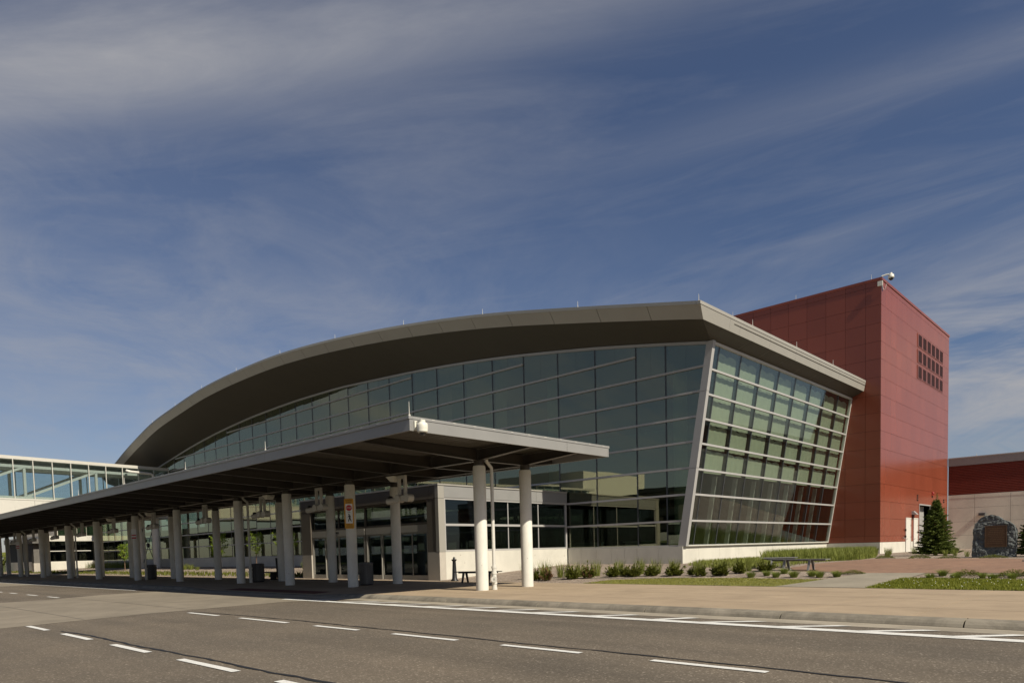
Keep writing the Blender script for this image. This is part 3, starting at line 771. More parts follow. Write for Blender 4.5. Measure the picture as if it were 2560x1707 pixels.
# small side vents
for y0, zt, n in ((55.62,4.52,3),(63.22,4.45,2)):
    g = MB()
    for k in range(n): g.box(XT+.002,XT+.02,y0,y0+.32,zt-.16*k-.10,zt-.16*k)
    g.build('wall_vent', M['dark'], tower)
for x in (-14.0,-18.6,-23.0): rod(x, YT+.1, 17.25, .35, tower)
# wall light over the doors, alarm bell, tap
wl = empty('wall_light', (XT, 54.5, 3.2), 'grey hooded wall light over the two white service doors', 'light')
g = MB(); g.hexa([(XT,54.3,3.10),(XT+.34,54.3,3.10),(XT+.34,54.7,3.10),(XT,54.7,3.10)], [(XT,54.3,3.34),(XT+.12,54.3,3.34),(XT+.12,54.7,3.34),(XT,54.7,3.34)]); g.build('hood', M['alu'], wl)
g = MB(); g.box(XT+.002,XT+.12,54.4,54.6,2.88,3.098); g.build('bracket', M['louver'], wl)
bl = empty('alarm_bell', (XT, 59.8, 4.75), 'small red fire alarm bell high on the red wall above the spruce', 'alarm')
g = MB(); g.box(XT+.002,XT+.06,59.68,59.92,4.62,4.9); g.build('back_box', M['bellred'], bl)
g = MB(); g.ball((XT+.07,59.8,4.78),.09,12,8); g.build('gong', M['bellred'], bl)
g = MB(); g.box(XT+.002,XT+.05,59.75,59.85,4.46,4.6); g.build('strobe', M['black'], bl)
tp = empty('wall_tap', (XT, 52.1, 1.5), 'small wall tap left of the white service doors', 'tap')
g = MB(); g.tube([(XT,52.1,1.52),(XT+.12,52.1,1.52),(XT+.15,52.1,1.42)], .025, 8); g.build('spout', M['bench'], tp)
g = MB(); g.tube([(XT+.08,52.02,1.58),(XT+.08,52.18,1.58)], .014, 6); g.tube([(XT+.08,52.1,1.52),(XT+.08,52.1,1.58)], .012, 6); g.build('handle', M['bench'], tp)
# roof corner camera pair
def dome_camera(L, label, s=1.0):
    r = empty('security_camera', L, label, 'camera'); return r
cm = dome_camera((XT, YT, 17.15), 'pale dome camera on an arm at the top corner of the red tower')
g = MB(); g.box(XT-.18,XT+.10,YT-.12,YT-.042,16.74,17.02); g.build('junction_box', M['cream'], cm)
g = MB(); g.tube([(XT+.02,YT-.02,17.30),(XT+.25,YT+.08,17.36),(XT+.42,YT+.14,17.36)], .04, 8); g.build('arm', M['cream'], cm)
g = MB(); g.lathe([(.001,.30),(.06,.30),(.07,.22),(.15,.18),(.17,.05),(.16,-.02),(.001,-.02)], (XT+.5,YT+.15,17.12), 16); g.build('housing', M['cream'], cm)
g = MB(); g.ball((XT+.5,YT+.15,17.10), .13, 14, 8); g.build('dome', M['lens'], cm)
g = MB(); g.tube([(XT+.08,YT-.06,16.75),(XT+.12,YT-.04,16.5),(XT+.2,YT+.02,16.45),(XT+.3,YT+.08,16.9),(XT+.4,YT+.12,17.25)], .012, 6); g.build('cable', M['cream'], cm)

# ================================================================== ANNEX (right)
annex = empty('service_annex', (-4, YA+2, .5), 'low annex with a grey roof band, dark red ribbed metal and concrete panels below', 'building')
XR = 24
g = MB(); g.box(XT+.06, XR, YA+.1, YA+12, 0, 7.0); g.build('core', M['gapg'], annex)
g = MB(); g.box(XT+.06, XR, YA-.12, YA+.3, 7.06, 7.62); g.build('roof_band', M['annex_band'], annex)
g = MB(); g.box(XT+.06, XR, YA-.16, YA+.3, 7.62, 7.70); g.build('roof_trim', M['alu'], annex)
g = MB()
z = 4.82
while z < 7.02:
    g.add([(XT+.06,YA,z),(XR,YA,z),(XR,YA-.035,z+.03),(XT+.06,YA-.035,z+.03),(XR,YA-.035,z+.085),(XT+.06,YA-.035,z+.085),(XR,YA,z+.115),(XT+.06,YA,z+.115)], [(0,1,2,3),(3,2,4,5),(5,4,6,7)]); z += .125
g.box(XT+.06,XR,YA+.005,YA+.1,4.8,7.06)
g.build('ribbed_cladding', M['red_dark'], annex)
g = MB(); px = [XT+.06,-11.57,-9.27] + [-9.27+2.3*i for i in range(1,14)]; pz = [-.2,1.63,2.69,3.76,4.80]
for a, b2 in zip(px[:-1], px[1:]):
    for c, d in zip(pz[:-1], pz[1:]):
        if d > 4.7:
            g.box(a+.008,b2-.008,YA-.02,YA+.1,c+.006,4.53); g.box(a+.008,b2-.008,YA-.03,YA+.1,4.535,d-.01)
        else: g.box(a+.008,b2-.008,YA-.02,YA+.1,c+.006,d-.006)
g.build('concrete_panels', M['annex_conc'], annex)
rod(-11.48, YA, 7.7, .2, annex)
wl2 = empty('wall_light', (-11.0, YA, 3.2), 'dark box wall light on the concrete annex wall above the boulder', 'light')
g = MB(); g.box(-11.26,-10.86,YA-.30,YA-.022,3.10,3.30); g.build('housing', M['mullion'], wl2)
g = MB(); g.box(-11.22,-10.90,YA-.27,YA-.05,3.085,3.098); g.build('diffuser', M['cream'], wl2)

# ================================================================== VESTIBULE
VX = -23.41; VY = 20.14; VL = -34.9
ves = empty('entrance_vestibule', (-29, 24, .12), 'projecting entrance porch with a bronze front, sliding glass doors and grey side band', 'building')
g = MB()
g.box(VX-.8,VX,VY,VY+.35,.10,1.37); g.build('pier_base', M['wall_conc'], ves)
g = MB(); g.box(VL,VL+.95,VY,VY+.35,.10,1.37); g.build('pier_base', M['wall_conc'], ves)
g = MB(); 
for a, b2 in ((VY+.352,22.6),(22.61,25.5),(25.51,YF-.15)): g.box(VX-.3,VX-.001,a+.004,b2-.004,0,1.37)
g.build('side_base', M['white_conc'], ves)
g = MB(); g.box(VL,VL+.3,VY+.352,YF-.15,0,1.37); g.build('side_base', M['white_conc'], ves)
g = MB()
g.box(VX-.8,VX-.2,VY+.012,VY+.35,1.375,3.70); g.box(VL,VL+.95,VY+.012,VY+.35,1.375,3.70)
for a, b2 in ((VL,-31.2),(-31.18,-27.6),(-27.58,-24.0)): g.box(a,b2-.012,VY+.002,VY+.35,3.712,4.27)
g.box(-24.0,VX-.2,VY+.002,VY+.35,3.712,4.27)
g.build('bronze_cladding', M['bronze'], ves)
g = MB(); g.box(VX-.198,VX+.012,VY-.004,VY+.35,1.375,3.70); g.box(VX-.198,VX+.012,VY-.004,VY+.35,3.712,4.27)
g.build('corner_trim', M['fascia'], ves)
g = MB(); 
for a, b2 in ((VY+.36,23.0),(23.01,26.6),(26.61,YF-.09)): g.box(VX-.25,VX+.004,a,b2,3.75,4.27)
g.build('side_band', M['canopy'], ves)
g = MB(); g.box(VL-.03,VX+.04,VY-.03,YF-.09,4.275,4.34); g.build('roof', M['fascia'], ves)
g = MB(); g.box(VL+.05,VX-.25,VY+.4,YF-.1,4.1,4.2); g.build('ceiling', M['int_dark'], ves)
g = MB(); g.box(VL+.05,VX-.32,VY+.4,YF-.1,.10,.125); g.build('floor', M['int_floor'], ves)
# side window: frame, two rows of panes
wy = [VY+.42,22.4,24.6,26.8,YF-.12]
for a, b2 in zip(wy[:-1], wy[1:]):
    g = MB(); g.box(VX-.12,VX-.09,a+.02,b2-.02,1.46,2.52); g.box(VX-.12,VX-.09,a+.02,b2-.02,2.60,3.68); g.build('side_window', M['glassD'], ves)
g = MB(); g.box(VX-.15,VX-.02,VY+.36,YF-.1,1.375,1.45); g.box(VX-.15,VX-.02,VY+.36,YF-.1,2.51,2.61); g.box(VX-.15,VX-.02,VY+.36,YF-.1,3.67,3.748); g.box(VX-.15,VX-.022,VY+.36,VY+.43,1.45,3.67); g.box(VX-.15,VX-.022,YF-.2,YF-.1,1.45,3.67)
for y in wy[1:-1]: g.box(VX-.12,VX-.07,y-.025,y+.025,1.45,3.67)
g.build('side_window_frame', M['alu'], ves)
# front: transom windows and two sliding door sets
g = MB(); g.box(VL+.95,VX-.8,VY+.10,VY+.22,3.6,3.70); g.box(VL+.95,VX-.8,VY+.08,VY+.25,2.62,2.72); g.box(-29.06,-28.98,VY+.08,VY+.2,.12,3.6)
for x in (-31.4,-26.6): g.box(x-.03,x+.03,VY+.1,VY+.2,2.72,3.6)
g.build('front_frame', M['bronze'], ves)
for a, b2 in ((VL+.95,-31.43),(-31.37,-29.06),(-28.98,-26.63),(-26.57,VX-.8)):
    g = MB(); g.box(a+.02,b2-.02,VY+.14,VY+.17,2.73,3.59); g.build('transom_window', M['glassD'], ves)
for x0, x1 in ((-33.93,-29.08),(-28.96,-24.23)):
    g = MB(); g.box(x0,x1,VY+.06,VY+.24,2.30,2.615); g.box(x0,x0+.07,VY+.08,VY+.22,.13,2.30); g.box(x1-.07,x1,VY+.08,VY+.22,.13,2.30)
    ds = g.build('door_set', M['fascia'], ves)
    g = MB(); xm = (x0+x1)/2; g.box(xm-.22,xm+.22,VY+.02,VY+.06,2.44,2.53); g.build('door_sensor', M['black'], ds)
    w = (x1-x0-.14)/4
    for k in range(4):
        a = x0+.07+w*k; dy = .10 if k in (0,3) else .16
        g = MB()
        g.box(a+.004,a+.07,VY+dy,VY+dy+.045,.14,2.29); g.box(a+w-.07,a+w-.004,VY+dy,VY+dy+.045,.14,2.29)
        g.box(a+.07,a+w-.07,VY+dy,VY+dy+.045,2.22,2.29); g.box(a+.07,a+w-.07,VY+dy,VY+dy+.045,.14,.34)
        lf = g.build('door_leaf', M['fascia'], ds)
        g = MB(); g.box(a+.07,a+w-.07,VY+dy+.012,VY+dy+.03,.34,2.22); g.build('pane', M['glassD'], lf)

# ================================================================== CANOPY
CX1, CX0, CY0, CY1 = -13.68, -125.0, 10.94, 19.2
can = empty('covered_walkway', (-40, 16.4, .12), 'long flat grey canopy on pairs of round white columns beside the road', 'canopy')
g = MB(); 
g.box(CX0,CX1-.1,CY0+.1,CY1-.1,4.60,4.645)
g.build('roof', M['fascia'], can)
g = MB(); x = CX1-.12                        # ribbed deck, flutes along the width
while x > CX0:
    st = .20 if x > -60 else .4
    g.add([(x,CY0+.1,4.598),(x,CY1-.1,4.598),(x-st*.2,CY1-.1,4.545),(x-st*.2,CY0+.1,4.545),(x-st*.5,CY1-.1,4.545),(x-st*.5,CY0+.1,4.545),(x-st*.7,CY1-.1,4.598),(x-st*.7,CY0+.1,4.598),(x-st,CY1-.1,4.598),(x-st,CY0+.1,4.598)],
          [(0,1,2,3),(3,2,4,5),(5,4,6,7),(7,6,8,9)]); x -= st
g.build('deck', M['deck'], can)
g = MB(); x = CX1
while x > CX0:
    w = min(7.3, x-CX0); g.box(x-w+.004, x-(0 if x == CX1 else .004), CY0, CY0+.06, 4.34, 4.62); x -= w
g.build('front_fascia', M['canopy'], can)
g = MB(); g.box(CX0,CX1+.012,CY0-.03,CY0+.09,4.622,4.69); g.box(CX1-.10,CX1+.012,CY0+.092,CY1+.03,4.622,4.69); g.box(CX0,CX1-.102,CY1-.08,CY1+.03,4.622,4.69); g.build('gutter_edge', M['canopy'], can)
g = MB(); g.box(CX1-.06,CX1-.002,CY0+.062,17.03,4.34,4.62); g.box(CX1-.06,CX1-.002,17.04,CY1-.062,4.34,4.62); g.build('end_fascia', M['canopy'], can)
g = MB(); g.box(CX0,CX1,CY1-.06,CY1,4.34,4.62); g.build('rear_fascia', M['canopy'], can)
g = MB(); x = CX1-.6                          # drip holes
while x > -60: g.box(x,x+.10,CY0-.034,CY0-.031,4.662,4.674); x -= .72
y = CY0+.7
while y < CY1: g.box(CX1+.013,CX1+.016,y,y+.1,4.662,4.674); y += .72
g.build('clips', M['alu_white'], can)
RY0, RY1 = 15.52, 17.66
RX = [-16.02,-23.2,-28.0,-32.6,-39.9,-46.3,-53.7,-60.4,-67.9,-75.4,-83.4,-91,-98.5,-106,-113.5]
# ribs: tapered cantilever beams
def taper(g, p, q, d0, d1, zt, w=.15):
    """I-like tapered beam, top at zt, depth d0 at p and d1 at q"""
    p = Vector((p[0],p[1],0)); q = Vector((q[0],q[1],0)); d = (q-p).normalized(); r = Vector((-d.y,d.x,0))
    t = .012
    for (h0a,h1a,h0b,h1b,ww) in ((-d0,-d0+.022,-d1,-d1+.022,w),(-d0+.022,0,-d1+.022,0,t)):
        A = [p-r*ww/2, p+r*ww/2]; B = [q-r*ww/2, q+r*ww/2]
        z = lambda v, h: (v.x, v.y, zt+h)
        g.hexa([z(A[0],h0a),z(A[1],h0a),z(B[1],h0b),z(B[0],h0b)], [z(A[0],h1a),z(A[1],h1a),z(B[1],h1b),z(B[0],h1b)])
x = -16.02; k = 0
ribx = []
while x > CX0+1: ribx.append(x); x -= 2.25
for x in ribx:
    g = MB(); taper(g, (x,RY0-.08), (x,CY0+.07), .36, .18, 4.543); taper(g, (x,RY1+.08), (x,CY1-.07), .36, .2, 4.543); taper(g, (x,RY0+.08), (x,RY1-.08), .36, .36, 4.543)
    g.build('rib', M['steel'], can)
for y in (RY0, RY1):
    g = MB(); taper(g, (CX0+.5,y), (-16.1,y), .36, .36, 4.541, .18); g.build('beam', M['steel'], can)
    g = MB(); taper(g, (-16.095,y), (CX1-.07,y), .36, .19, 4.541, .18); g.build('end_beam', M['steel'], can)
for i, x in enumerate(RX):
    for y in (RY0, RY1):
        g = MB(); z0 = wz(x,y)-.02; n = 24
        g.tube([(x,y,z0),(x,y,3.98),(x,y,4.03)], [.2,.2,.185], n)
        c = g.build('column', M['column'], can)
        g = MB(); g.tube([(x,y,4.03),(x,y,4.19)], .165, 20); g.build('cap', M['steel'], c)
def downpipe(x, y, clean):
    g = MB(); g.tube([(x+.02,y-.25,4.3),(x+.02,y-.22,4.15),(x,y,3.98),(x,y,3.8),(x,y,.75 if clean else .4)], .055, 12)
    for z in (1.42,3.35): g.tube([(x,y,z),(x,y,z+.03)], .06, 12)
    d = g.build('downpipe', M['column'] if not clean else M['white_pvc'], can)
    g = MB(); g.tube([(x,y,.12),(x,y,.85)], .075, 14)
    for z in (.12,.30,.62,.80): g.tube([(x,y,z),(x,y,z+.07)], .088, 14)
    g.build('boot', M['white_pvc'] if clean else M['column'], d)
    if clean:
        g = MB(); g.tube([(x+.02,y-.02,.46),(x+.12,y-.13,.46)], .085, 14); g.tube([(x+.12,y-.13,.46),(x+.13,y-.145,.46)], .098, 14); g.build('cleanout', M['white_pvc'], d)
        g = MB(); g.bar((x+.135,y-.15,.43),(x+.135,y-.15,.49),.03,.012); g.build('plug', M['bench'], d)
downpipe(-15.88, 15.93, True)
for x in (-32.5,-46.2,-60.3,-75.3): downpipe(x-.05, 15.98, False)
for x, in [(-13.74,),(-21,),(-27.2,),(-33.8,),(-40.5,),(-47.2,),(-53.8,)]:
    rod(x, CY0+.05, 4.69, .36 if x > -14 else .30, can, .012)

# hanging lamp frames -------------------------------------------------
def make_lamp(x):
    r = empty('hanging_light', (x, 16.0, 4.19), 'pale lamp bracket', 'light', 'lamp brackets hanging under the canopy')
    X, Y = x, 16.0
    g = MB(); g.box(X-.22,X+.22,Y-.05,Y+.05,4.06,4.17); g.box(X-.22,X-.13,Y-.05,Y+.05,3.3,4.06); g.box(X+.13,X+.22,Y-.05,Y+.05,3.3,4.06); g.build('bracket', M['lampgrey'], r)
    g = MB(); g.box(X-.32,X+.42,Y-.11,Y+.07,3.24,3.44)
    for dx in (-.14, .40): g.tube([(X+dx,Y-.16,3.34),(X+dx,Y+.10,3.34)], .145, 18)
    g.build('junction_bar', M['lampgrey'], r)
    g = MB(); g.tube([(X-.30,Y-.02,3.30),(X-.72,Y-.14,3.26)], [.11,.115], 16); g.build('floodlight', M['lampgrey'], r)
    g = MB(); g.ball((X-.60,Y-.10,3.40), .10, 10, 6, .7); g.build('sensor', M['black'], r)
    return r
def make_horn(x):
    r = empty('loudspeaker', (x-.35, 16.0, 4.17), 'cream wedge loudspeaker', 'loudspeaker', 'wedge loudspeakers under the canopy')
    X, Y = x-.42, 16.0
    g = MB(); g.hexa([(X-.10,Y-.14,3.98),(X+.10,Y-.14,3.98),(X+.10,Y+.14,3.98),(X-.10,Y+.14,3.98)], [(X-.30,Y-.2,4.17),(X+.16,Y-.2,4.17),(X+.16,Y+.2,4.17),(X-.30,Y+.2,4.17)]); g.build('horn', M['cream'], r)
    g = MB(); g.box(X+.17,X+.3,Y-.05,Y+.05,4.08,4.17); g.build('mount', M['lampgrey'], r)
    return r
LX = [-20.55,-26.2,-31.1,-37.4,-44.6,-51.7,-58.6,-65.6,-72.5,-79.4]
ordn = ['nearest','second','third','fourth','fifth','sixth','seventh','eighth','ninth','farthest']
lamp0 = make_lamp(LX[0])
for i, x in enumerate(LX):
    o = lamp0 if i == 0 else copy_tree(lamp0)
    o.location.x = x
    o['label'] = '%s pale lamp bracket from the open end of the canopy' % ordn[i] if i not in (0, 9) else '%s of the pale lamp brackets hanging under the canopy' % ordn[i]
horn0 = make_horn(LX[0])
for i, x in enumerate((LX[0], -30.0, LX[4]-.2, LX[5]-.2)):
    o = horn0 if i == 0 else copy_tree(horn0)
    o.location.x = x-.35-(0 if i != 1 else 0)
    o['label'] = ['cream wedge loudspeaker above the nearest lamp bracket','cream wedge loudspeaker above the third pair of columns','cream wedge loudspeaker over the fifth lamp bracket','cream wedge loudspeaker over the sixth lamp bracket'][i]
# dome camera on the canopy corner
cc = dome_camera((CX1, CY0+.3, 4.6), 'large cream dome camera hanging at the near corner of the canopy')
X, Y = CX1, CY0+.22
g = MB(); g.box(X+.001,X+.05,Y-.10,Y+.10,4.36,4.58); g.build('wall_plate', M['cream'], cc)
g = MB(); g.bar((X+.03,Y,4.52),(X+.24,Y,4.56),.11,.07); g.tube([(X+.22,Y,4.53),(X+.22,Y,4.58)], .075, 16); g.build('arm', M['cream'], cc)
g = MB(); g.lathe([(.001,.13),(.075,.13),(.085,.10),(.125,.09),(.135,.05),(.135,-.04),(.125,-.09),(.128,-.10),(.11,-.13),(.001,-.13)], (X+.22,Y,4.41), 24); g.build('housing', M['cream'], cc)
g = MB(); g.ball((X+.22,Y,4.285), .085, 18, 10); g.build('dome', M['lens'], cc)

# ------------------------------------------------------------------ pedestrian sign on the second column
def text_mesh(txt, size, mat, parent, M4, name):
    cu = bpy.data.curves.new('txt', 'FONT'); cu.body = txt; cu.size = size; cu.align_x = 'CENTER'; cu.align_y = 'CENTER'; cu.extrude = .0015; cu.resolution_u = 3
    to = bpy.data.objects.new('txt', cu); COL.objects.link(to)
    dg = bpy.context.evaluated_depsgraph_get(); me = bpy.data.meshes.new_from_object(to.evaluated_get(dg))
    bpy.data.objects.remove(to); bpy.data.curves.remove(cu)
    me.transform(M4); me.materials.clear(); me.materials.append(mat)
    o = bpy.data.objects.new(name, me); COL.objects.link(o); o.parent = parent; return o
sa = R(43)                                          # faces the road and the camera side
scx, scy, scz = -23.2+math.sin(sa)*.225, RY0-math.cos(sa)*.225, 2.92
sg = empty('crossing_sign', (scx, scy, scz), 'tall yellow bordered STOP for pedestrians sign on a round column', 'sign')
BM = Matrix.Rotation(sa, 4, 'Z') @ Matrix.Rotation(R(90), 4, 'X')   # local xy plane -> upright, facing -Y rotated
def plate(pts, z0, z1, mat, name, parent):
    mb = MB(); n = len(pts)
    mb.add([BM @ Vector((x,y,z0)) for x,y in pts] + [BM @ Vector((x,y,z1)) for x,y in pts], [tuple(range(n))[::-1], tuple(range(n,2*n))] + [(i,(i+1)%n,n+(i+1)%n,n+i) for i in range(n)])
    me = bpy.data.meshes.new(name); me.from_pydata(mb.v, [], mb.f); me.materials.append(mat)
    o = bpy.data.objects.new(name, me); COL.objects.link(o); o.parent = parent; return o
def rrect(w, h, r):
    P = []
    for cx, cy, a0 in ((w/2-r,h/2-r,0),(-w/2+r,h/2-r,90),(-w/2+r,-h/2+r,180),(w/2-r,-h/2+r,270)):
        for k in range(5): a = R(a0+22.5*k); P.append((cx+r*math.cos(a), cy+r*math.sin(a)))
    return P
plate(rrect(.36,1.14,.05), -.012, 0, M['yellow'], 'backplate', sg)
plate([(-.135,-.37),(.135,-.37),(.135,.37),(-.135,.37)], .001, .003, M['signwhite'], 'panel', sg)
plate([(.118*math.cos(R(22.5+45*k)), .215+.118*math.sin(R(22.5+45*k))) for k in range(8)], .0035, .005, M['signred'], 'stop_octagon', sg)
tm = lambda x, y: BM @ Matrix.Translation((x, y, .0065))
text_mesh('STOP', .082, M['signwhite'], sg, tm(0,.215), 'lettering')
text_mesh('FOR', .06, M['signblack'], sg, tm(0,.05), 'lettering')
text_mesh('STATE', .085, M['signblack'], sg, tm(0,.50), 'lettering'); text_mesh('LAW', .085, M['signblack'], sg, tm(0,.42), 'lettering')
text_mesh('WITHIN', .06, M['signblack'], sg, tm(0,-.43), 'lettering'); text_mesh('CROSSWALK', .05, M['signblack'], sg, tm(0,-.505), 'lettering')
mb = [[(-.02,-.065),(.03,-.055),(.045,-.15),(-.005,-.17)],[(-.005,-.15),(.04,-.15),(.09,-.30),(.06,-.31)],[(-.01,-.15),(.03,-.15),(-.02,-.31),(-.05,-.30)],[(-.02,-.07),(-.005,-.10),(-.05,-.15),(-.06,-.135)],[(.03,-.06),(.045,-.07),(.075,-.15),(.06,-.16)]]
mm = MB()
for p in mb: mm.add([BM @ Vector((x,y,.005)) for x,y in p], [tuple(range(4))])
mm.add([BM @ Vector((-.01+.026*math.cos(R(30*k)), -.03+.026*math.sin(R(30*k)), .005)) for k in range(12)], [tuple(range(12))])
me = bpy.data.meshes.new('walking_figure'); me.from_pydata(mm.v, [], mm.f); me.materials.append(M['signblack'])
o = bpy.data.objects.new('walking_figure', me); COL.objects.link(o); o.parent = sg
# notice plates on far columns
for cx, lab in ((-46.3,'white and red notice plates on the sixth front column'),(-75.4,'white and red notice plates on the tenth front column')):
    s2 = empty('notice_sign', (cx+math.sin(sa)*.21, RY0-math.cos(sa)*.21, 2.95), lab, 'sign')
    plate([(-.16,.0),(.16,.0),(.16,.30),(-.16,.30)], 0, .006, M['signwhite'], 'upper_plate', s2)
    plate([(-.16,-.32),(.16,-.32),(.16,-.02),(-.16,-.02)], 0, .006, M['signwhite'], 'lower_plate', s2)
    plate([(-.14,-.12),(.14,-.12),(.14,-.05),(-.14,-.05)], .0065, .008, M['signred'], 'red_band', s2)
    plate([(-.14,-.29),(.14,-.29),(.14,-.2),(-.14,-.2)], .0065, .008, M['signred'], 'red_band', s2)

# bins -----------------------------------------------------------------
def make_bin(x, y):
    r = empty('litter_bin', (x, y, .12), 'bin', 'litter bin', 'steel litter bins under the canopy')
    g = MB(); n = 28
    g.lathe([(.001,.04),(.265,.04),(.27,.07),(.27,.82),(.275,.83)], (x,y,.12), n)
    for k in range(n): 
        a = 2*math.pi*k/n; g.bar((x+.274*math.cos(a),y+.274*math.sin(a),.20),(x+.274*math.cos(a),y+.274*math.sin(a),.92),.02,.012,(math.cos(a),math.sin(a),0))
    g.build('body', M['bin'], r)
    g = MB(); g.lathe([(.28,0),(.29,.03),(.28,.07),(.18,.09),(.16,.05),(.001,.05)], (x,y,.95), n); g.build('lid', M['bin'], r)
    g = MB(); g.lathe([(.001,0),(.26,0),(.26,.045),(.001,.045)], (x,y,.12), n); g.build('foot', M['black'], r)
    return r
bin0 = make_bin(-23.65, 16.45)
bin0['label'] = 'ribbed steel litter bin in front of the sliding doors'
for x, y, lab in ((-33.1,16.6,'dark ribbed bin beside the fourth pair of columns'),(-47.5,16.7,'dark ribbed bin beyond the X braced bridge support')):
    o = copy_tree(bin0); o.location = (x, y, .12); o.scale = (1.2,1.2,1); o['label'] = lab
# cigarette post
ash = empty('ashtray_post', (-22.3, 19.98, .12), 'slim black tapering ashtray post against the sunlit white porch wall', 'ashtray post')
g = MB(); g.lathe([(.001,0),(.17,0),(.17,.03),(.13,.07),(.105,.12),(.085,.55),(.07,.83),(.078,.85)], (-22.3,19.98,.12), 20); g.build('post', M['black'], ash)
g = MB(); g.lathe([(.07,.84),(.12,.90),(.125,.915),(.06,.93),(.05,.94),(.05,.995),(.03,1.02),(.001,1.02)], (-22.3,19.98,.12), 20); g.build('head', M['black'], ash)

# benches -----------------------------------------------------------------
def make_bench(name, L, rz, length, label, mat, splay=True, seat_h=.45, legs=(.2,.8), group=None):
    r = empty(name, L, label, 'bench', group)
    z = L[2]; X, Y = L[0], L[1]
    g = MB(); w = .40
    prof = [(-w/2,0),(w/2,0),(w/2+.02,.02),(w/2,.035),(0,.028),(-w/2,.035),(-w/2-.02,.02)]
    for k in range(6):
        y0 = -w/2+k*w/6+.006; y1 = -w/2+(k+1)*w/6-.006
        g.box(X-length/2, X+length/2, Y+y0, Y+y1, z+seat_h-.03, z+seat_h)
    g.box(X-length/2+.1,X+length/2-.1,Y-.03,Y+.03,z+seat_h-.075,z+seat_h-.032)
    g.build('seat', mat, r)
    for t in legs:
        x = X-length/2+length*t
        for s in (-1, 1):
            g = MB(); g.hexa([(x-.035,Y+s*.24-.02,z),(x+.035,Y+s*.24-.02,z),(x+.035,Y+s*.24+.02,z),(x-.035,Y+s*.24+.02,z)],
                   [(x-.04,Y+s*.10-.035,z+seat_h-.032),(x+.04,Y+s*.10-.035,z+seat_h-.032),(x+.04,Y+s*.10+.035,z+seat_h-.032),(x-.04,Y+s*.10+.035,z+seat_h-.032)])
            g.build('leg', mat, r)
    r.rotation_euler.z = rz
    return r
make_bench('bench', (-20.05,19.2,.12), R(18), 1.95, 'dark backless bench behind the nearest white columns', M['black'])
make_bench('bench', (-9.9,25.35,gz(0,25.35)), R(-4), 2.15, 'long grey backless bench at the edge of the brick plaza', M['bench'], legs=(.30,.72), seat_h=.40)
make_bench('bench', (-11.0,26.35,gz(0,26.35)), R(24), 1.3, 'shorter grey bench set behind the long plaza bench', M['bench'], legs=(.3,.75), seat_h=.40)
make_bench('bench', (-2.05,23.75,gz(0,23.75)), R(-3), 2.1, 'grey bench cut off at the right edge of the brick plaza', M['bench'], legs=(.3,.72), seat_h=.42)
# dark bench with back beyond the third column
bb = empty('bench', (-35.4,18.3,.12), 'dark bench with a tall leaning back post behind the third pair of columns', 'bench')
g = MB(); g.box(-36.4,-34.6,18.1,18.55,.50,.55); g.build('seat', M['black'], bb)
g = MB(); g.hexa([(-34.62,18.45,.12),(-34.55,18.45,.12),(-34.55,18.60,.12),(-34.62,18.60,.12)], [(-34.75,18.45,1.28),(-34.68,18.45,1.28),(-34.68,18.60,1.28),(-34.75,18.60,1.28)]); g.build('back_post', M['black'], bb)
for x in (-36.25,-34.8):
    g = MB(); g.box(x,x+.06,18.15,18.5,.12,.5); g.build('leg', M['black'], bb)

# ================================================================== SKYBRIDGE
DB = Vector((-.14,.99,0)).normalized(); NB = Vector((DB.y,-DB.x,0)); PB = Vector((-75.81,29.12,0))
def bp(s, t, z): p = PB + DB*s + NB*t; return (p.x, p.y, z)      # s along (toward road negative), t: 0 near face, -4 far face
br = empty('skybridge', bp(-8,-2,5.5), 'white framed glass walled footbridge crossing over the canopy into the terminal', 'footbridge')
S0 = -62.0
def bbox(g, s0, s1, t0, t1, z0, z1):
    g.hexa([bp(s0,t0,z0),bp(s1,t0,z0),bp(s1,t1,z0),bp(s0,t1,z0)], [bp(s0,t0,z1),bp(s1,t0,z1),bp(s1,t1,z1),bp(s0,t1,z1)])
g = MB(); bbox(g, S0, -.2, -4.06, .06, 10.40, 10.69); g.build('roof', M['alu_white'], br)
g = MB(); bbox(g, S0, -.2, -4.05, .05, 6.88, 7.0); g.build('floor_edge', M['alu_white'], br)
for t0, t1 in ((-.02,.02),(-4.02,-3.98)):
    g = MB(); s = -.25
    while s > S0: bbox(g, max(S0,s-3.09), s-.01, t0, t1, 5.62, 6.87); s -= 3.1
    g.build('spandrel', M['alu_white'], br)
g = MB(); bbox(g, S0, -.2, -3.97, -.03, 5.56, 5.7); bbox(g, S0, -.2, -3.95, -.05, 6.7, 6.87); g.build('floor', M['int_dark'], br)
g = MB(); bbox(g, S0, -.2, -4.04, .04, 5.50, 5.60); g.build('bottom_edge', M['alu'], br)
ms = [-.25-1.545*i for i in range(40)]; ms = [s for s in ms if s > S0]
for t, nm in ((0,'near'),(-4,'far')):
    for i, s in enumerate(ms):
        g = MB(); bbox(g, s-.03, s+.03, t-.05, t+.05, 7.0, 10.4); g.build('mullion', M['alu_white'], br)
        if i+1 < len(ms):
            g = MB(); bbox(g, ms[i+1]+.03, s-.03, t-.012, t+.012, 7.0, 10.4); g.build('glass_panel', M['glassB'], br)
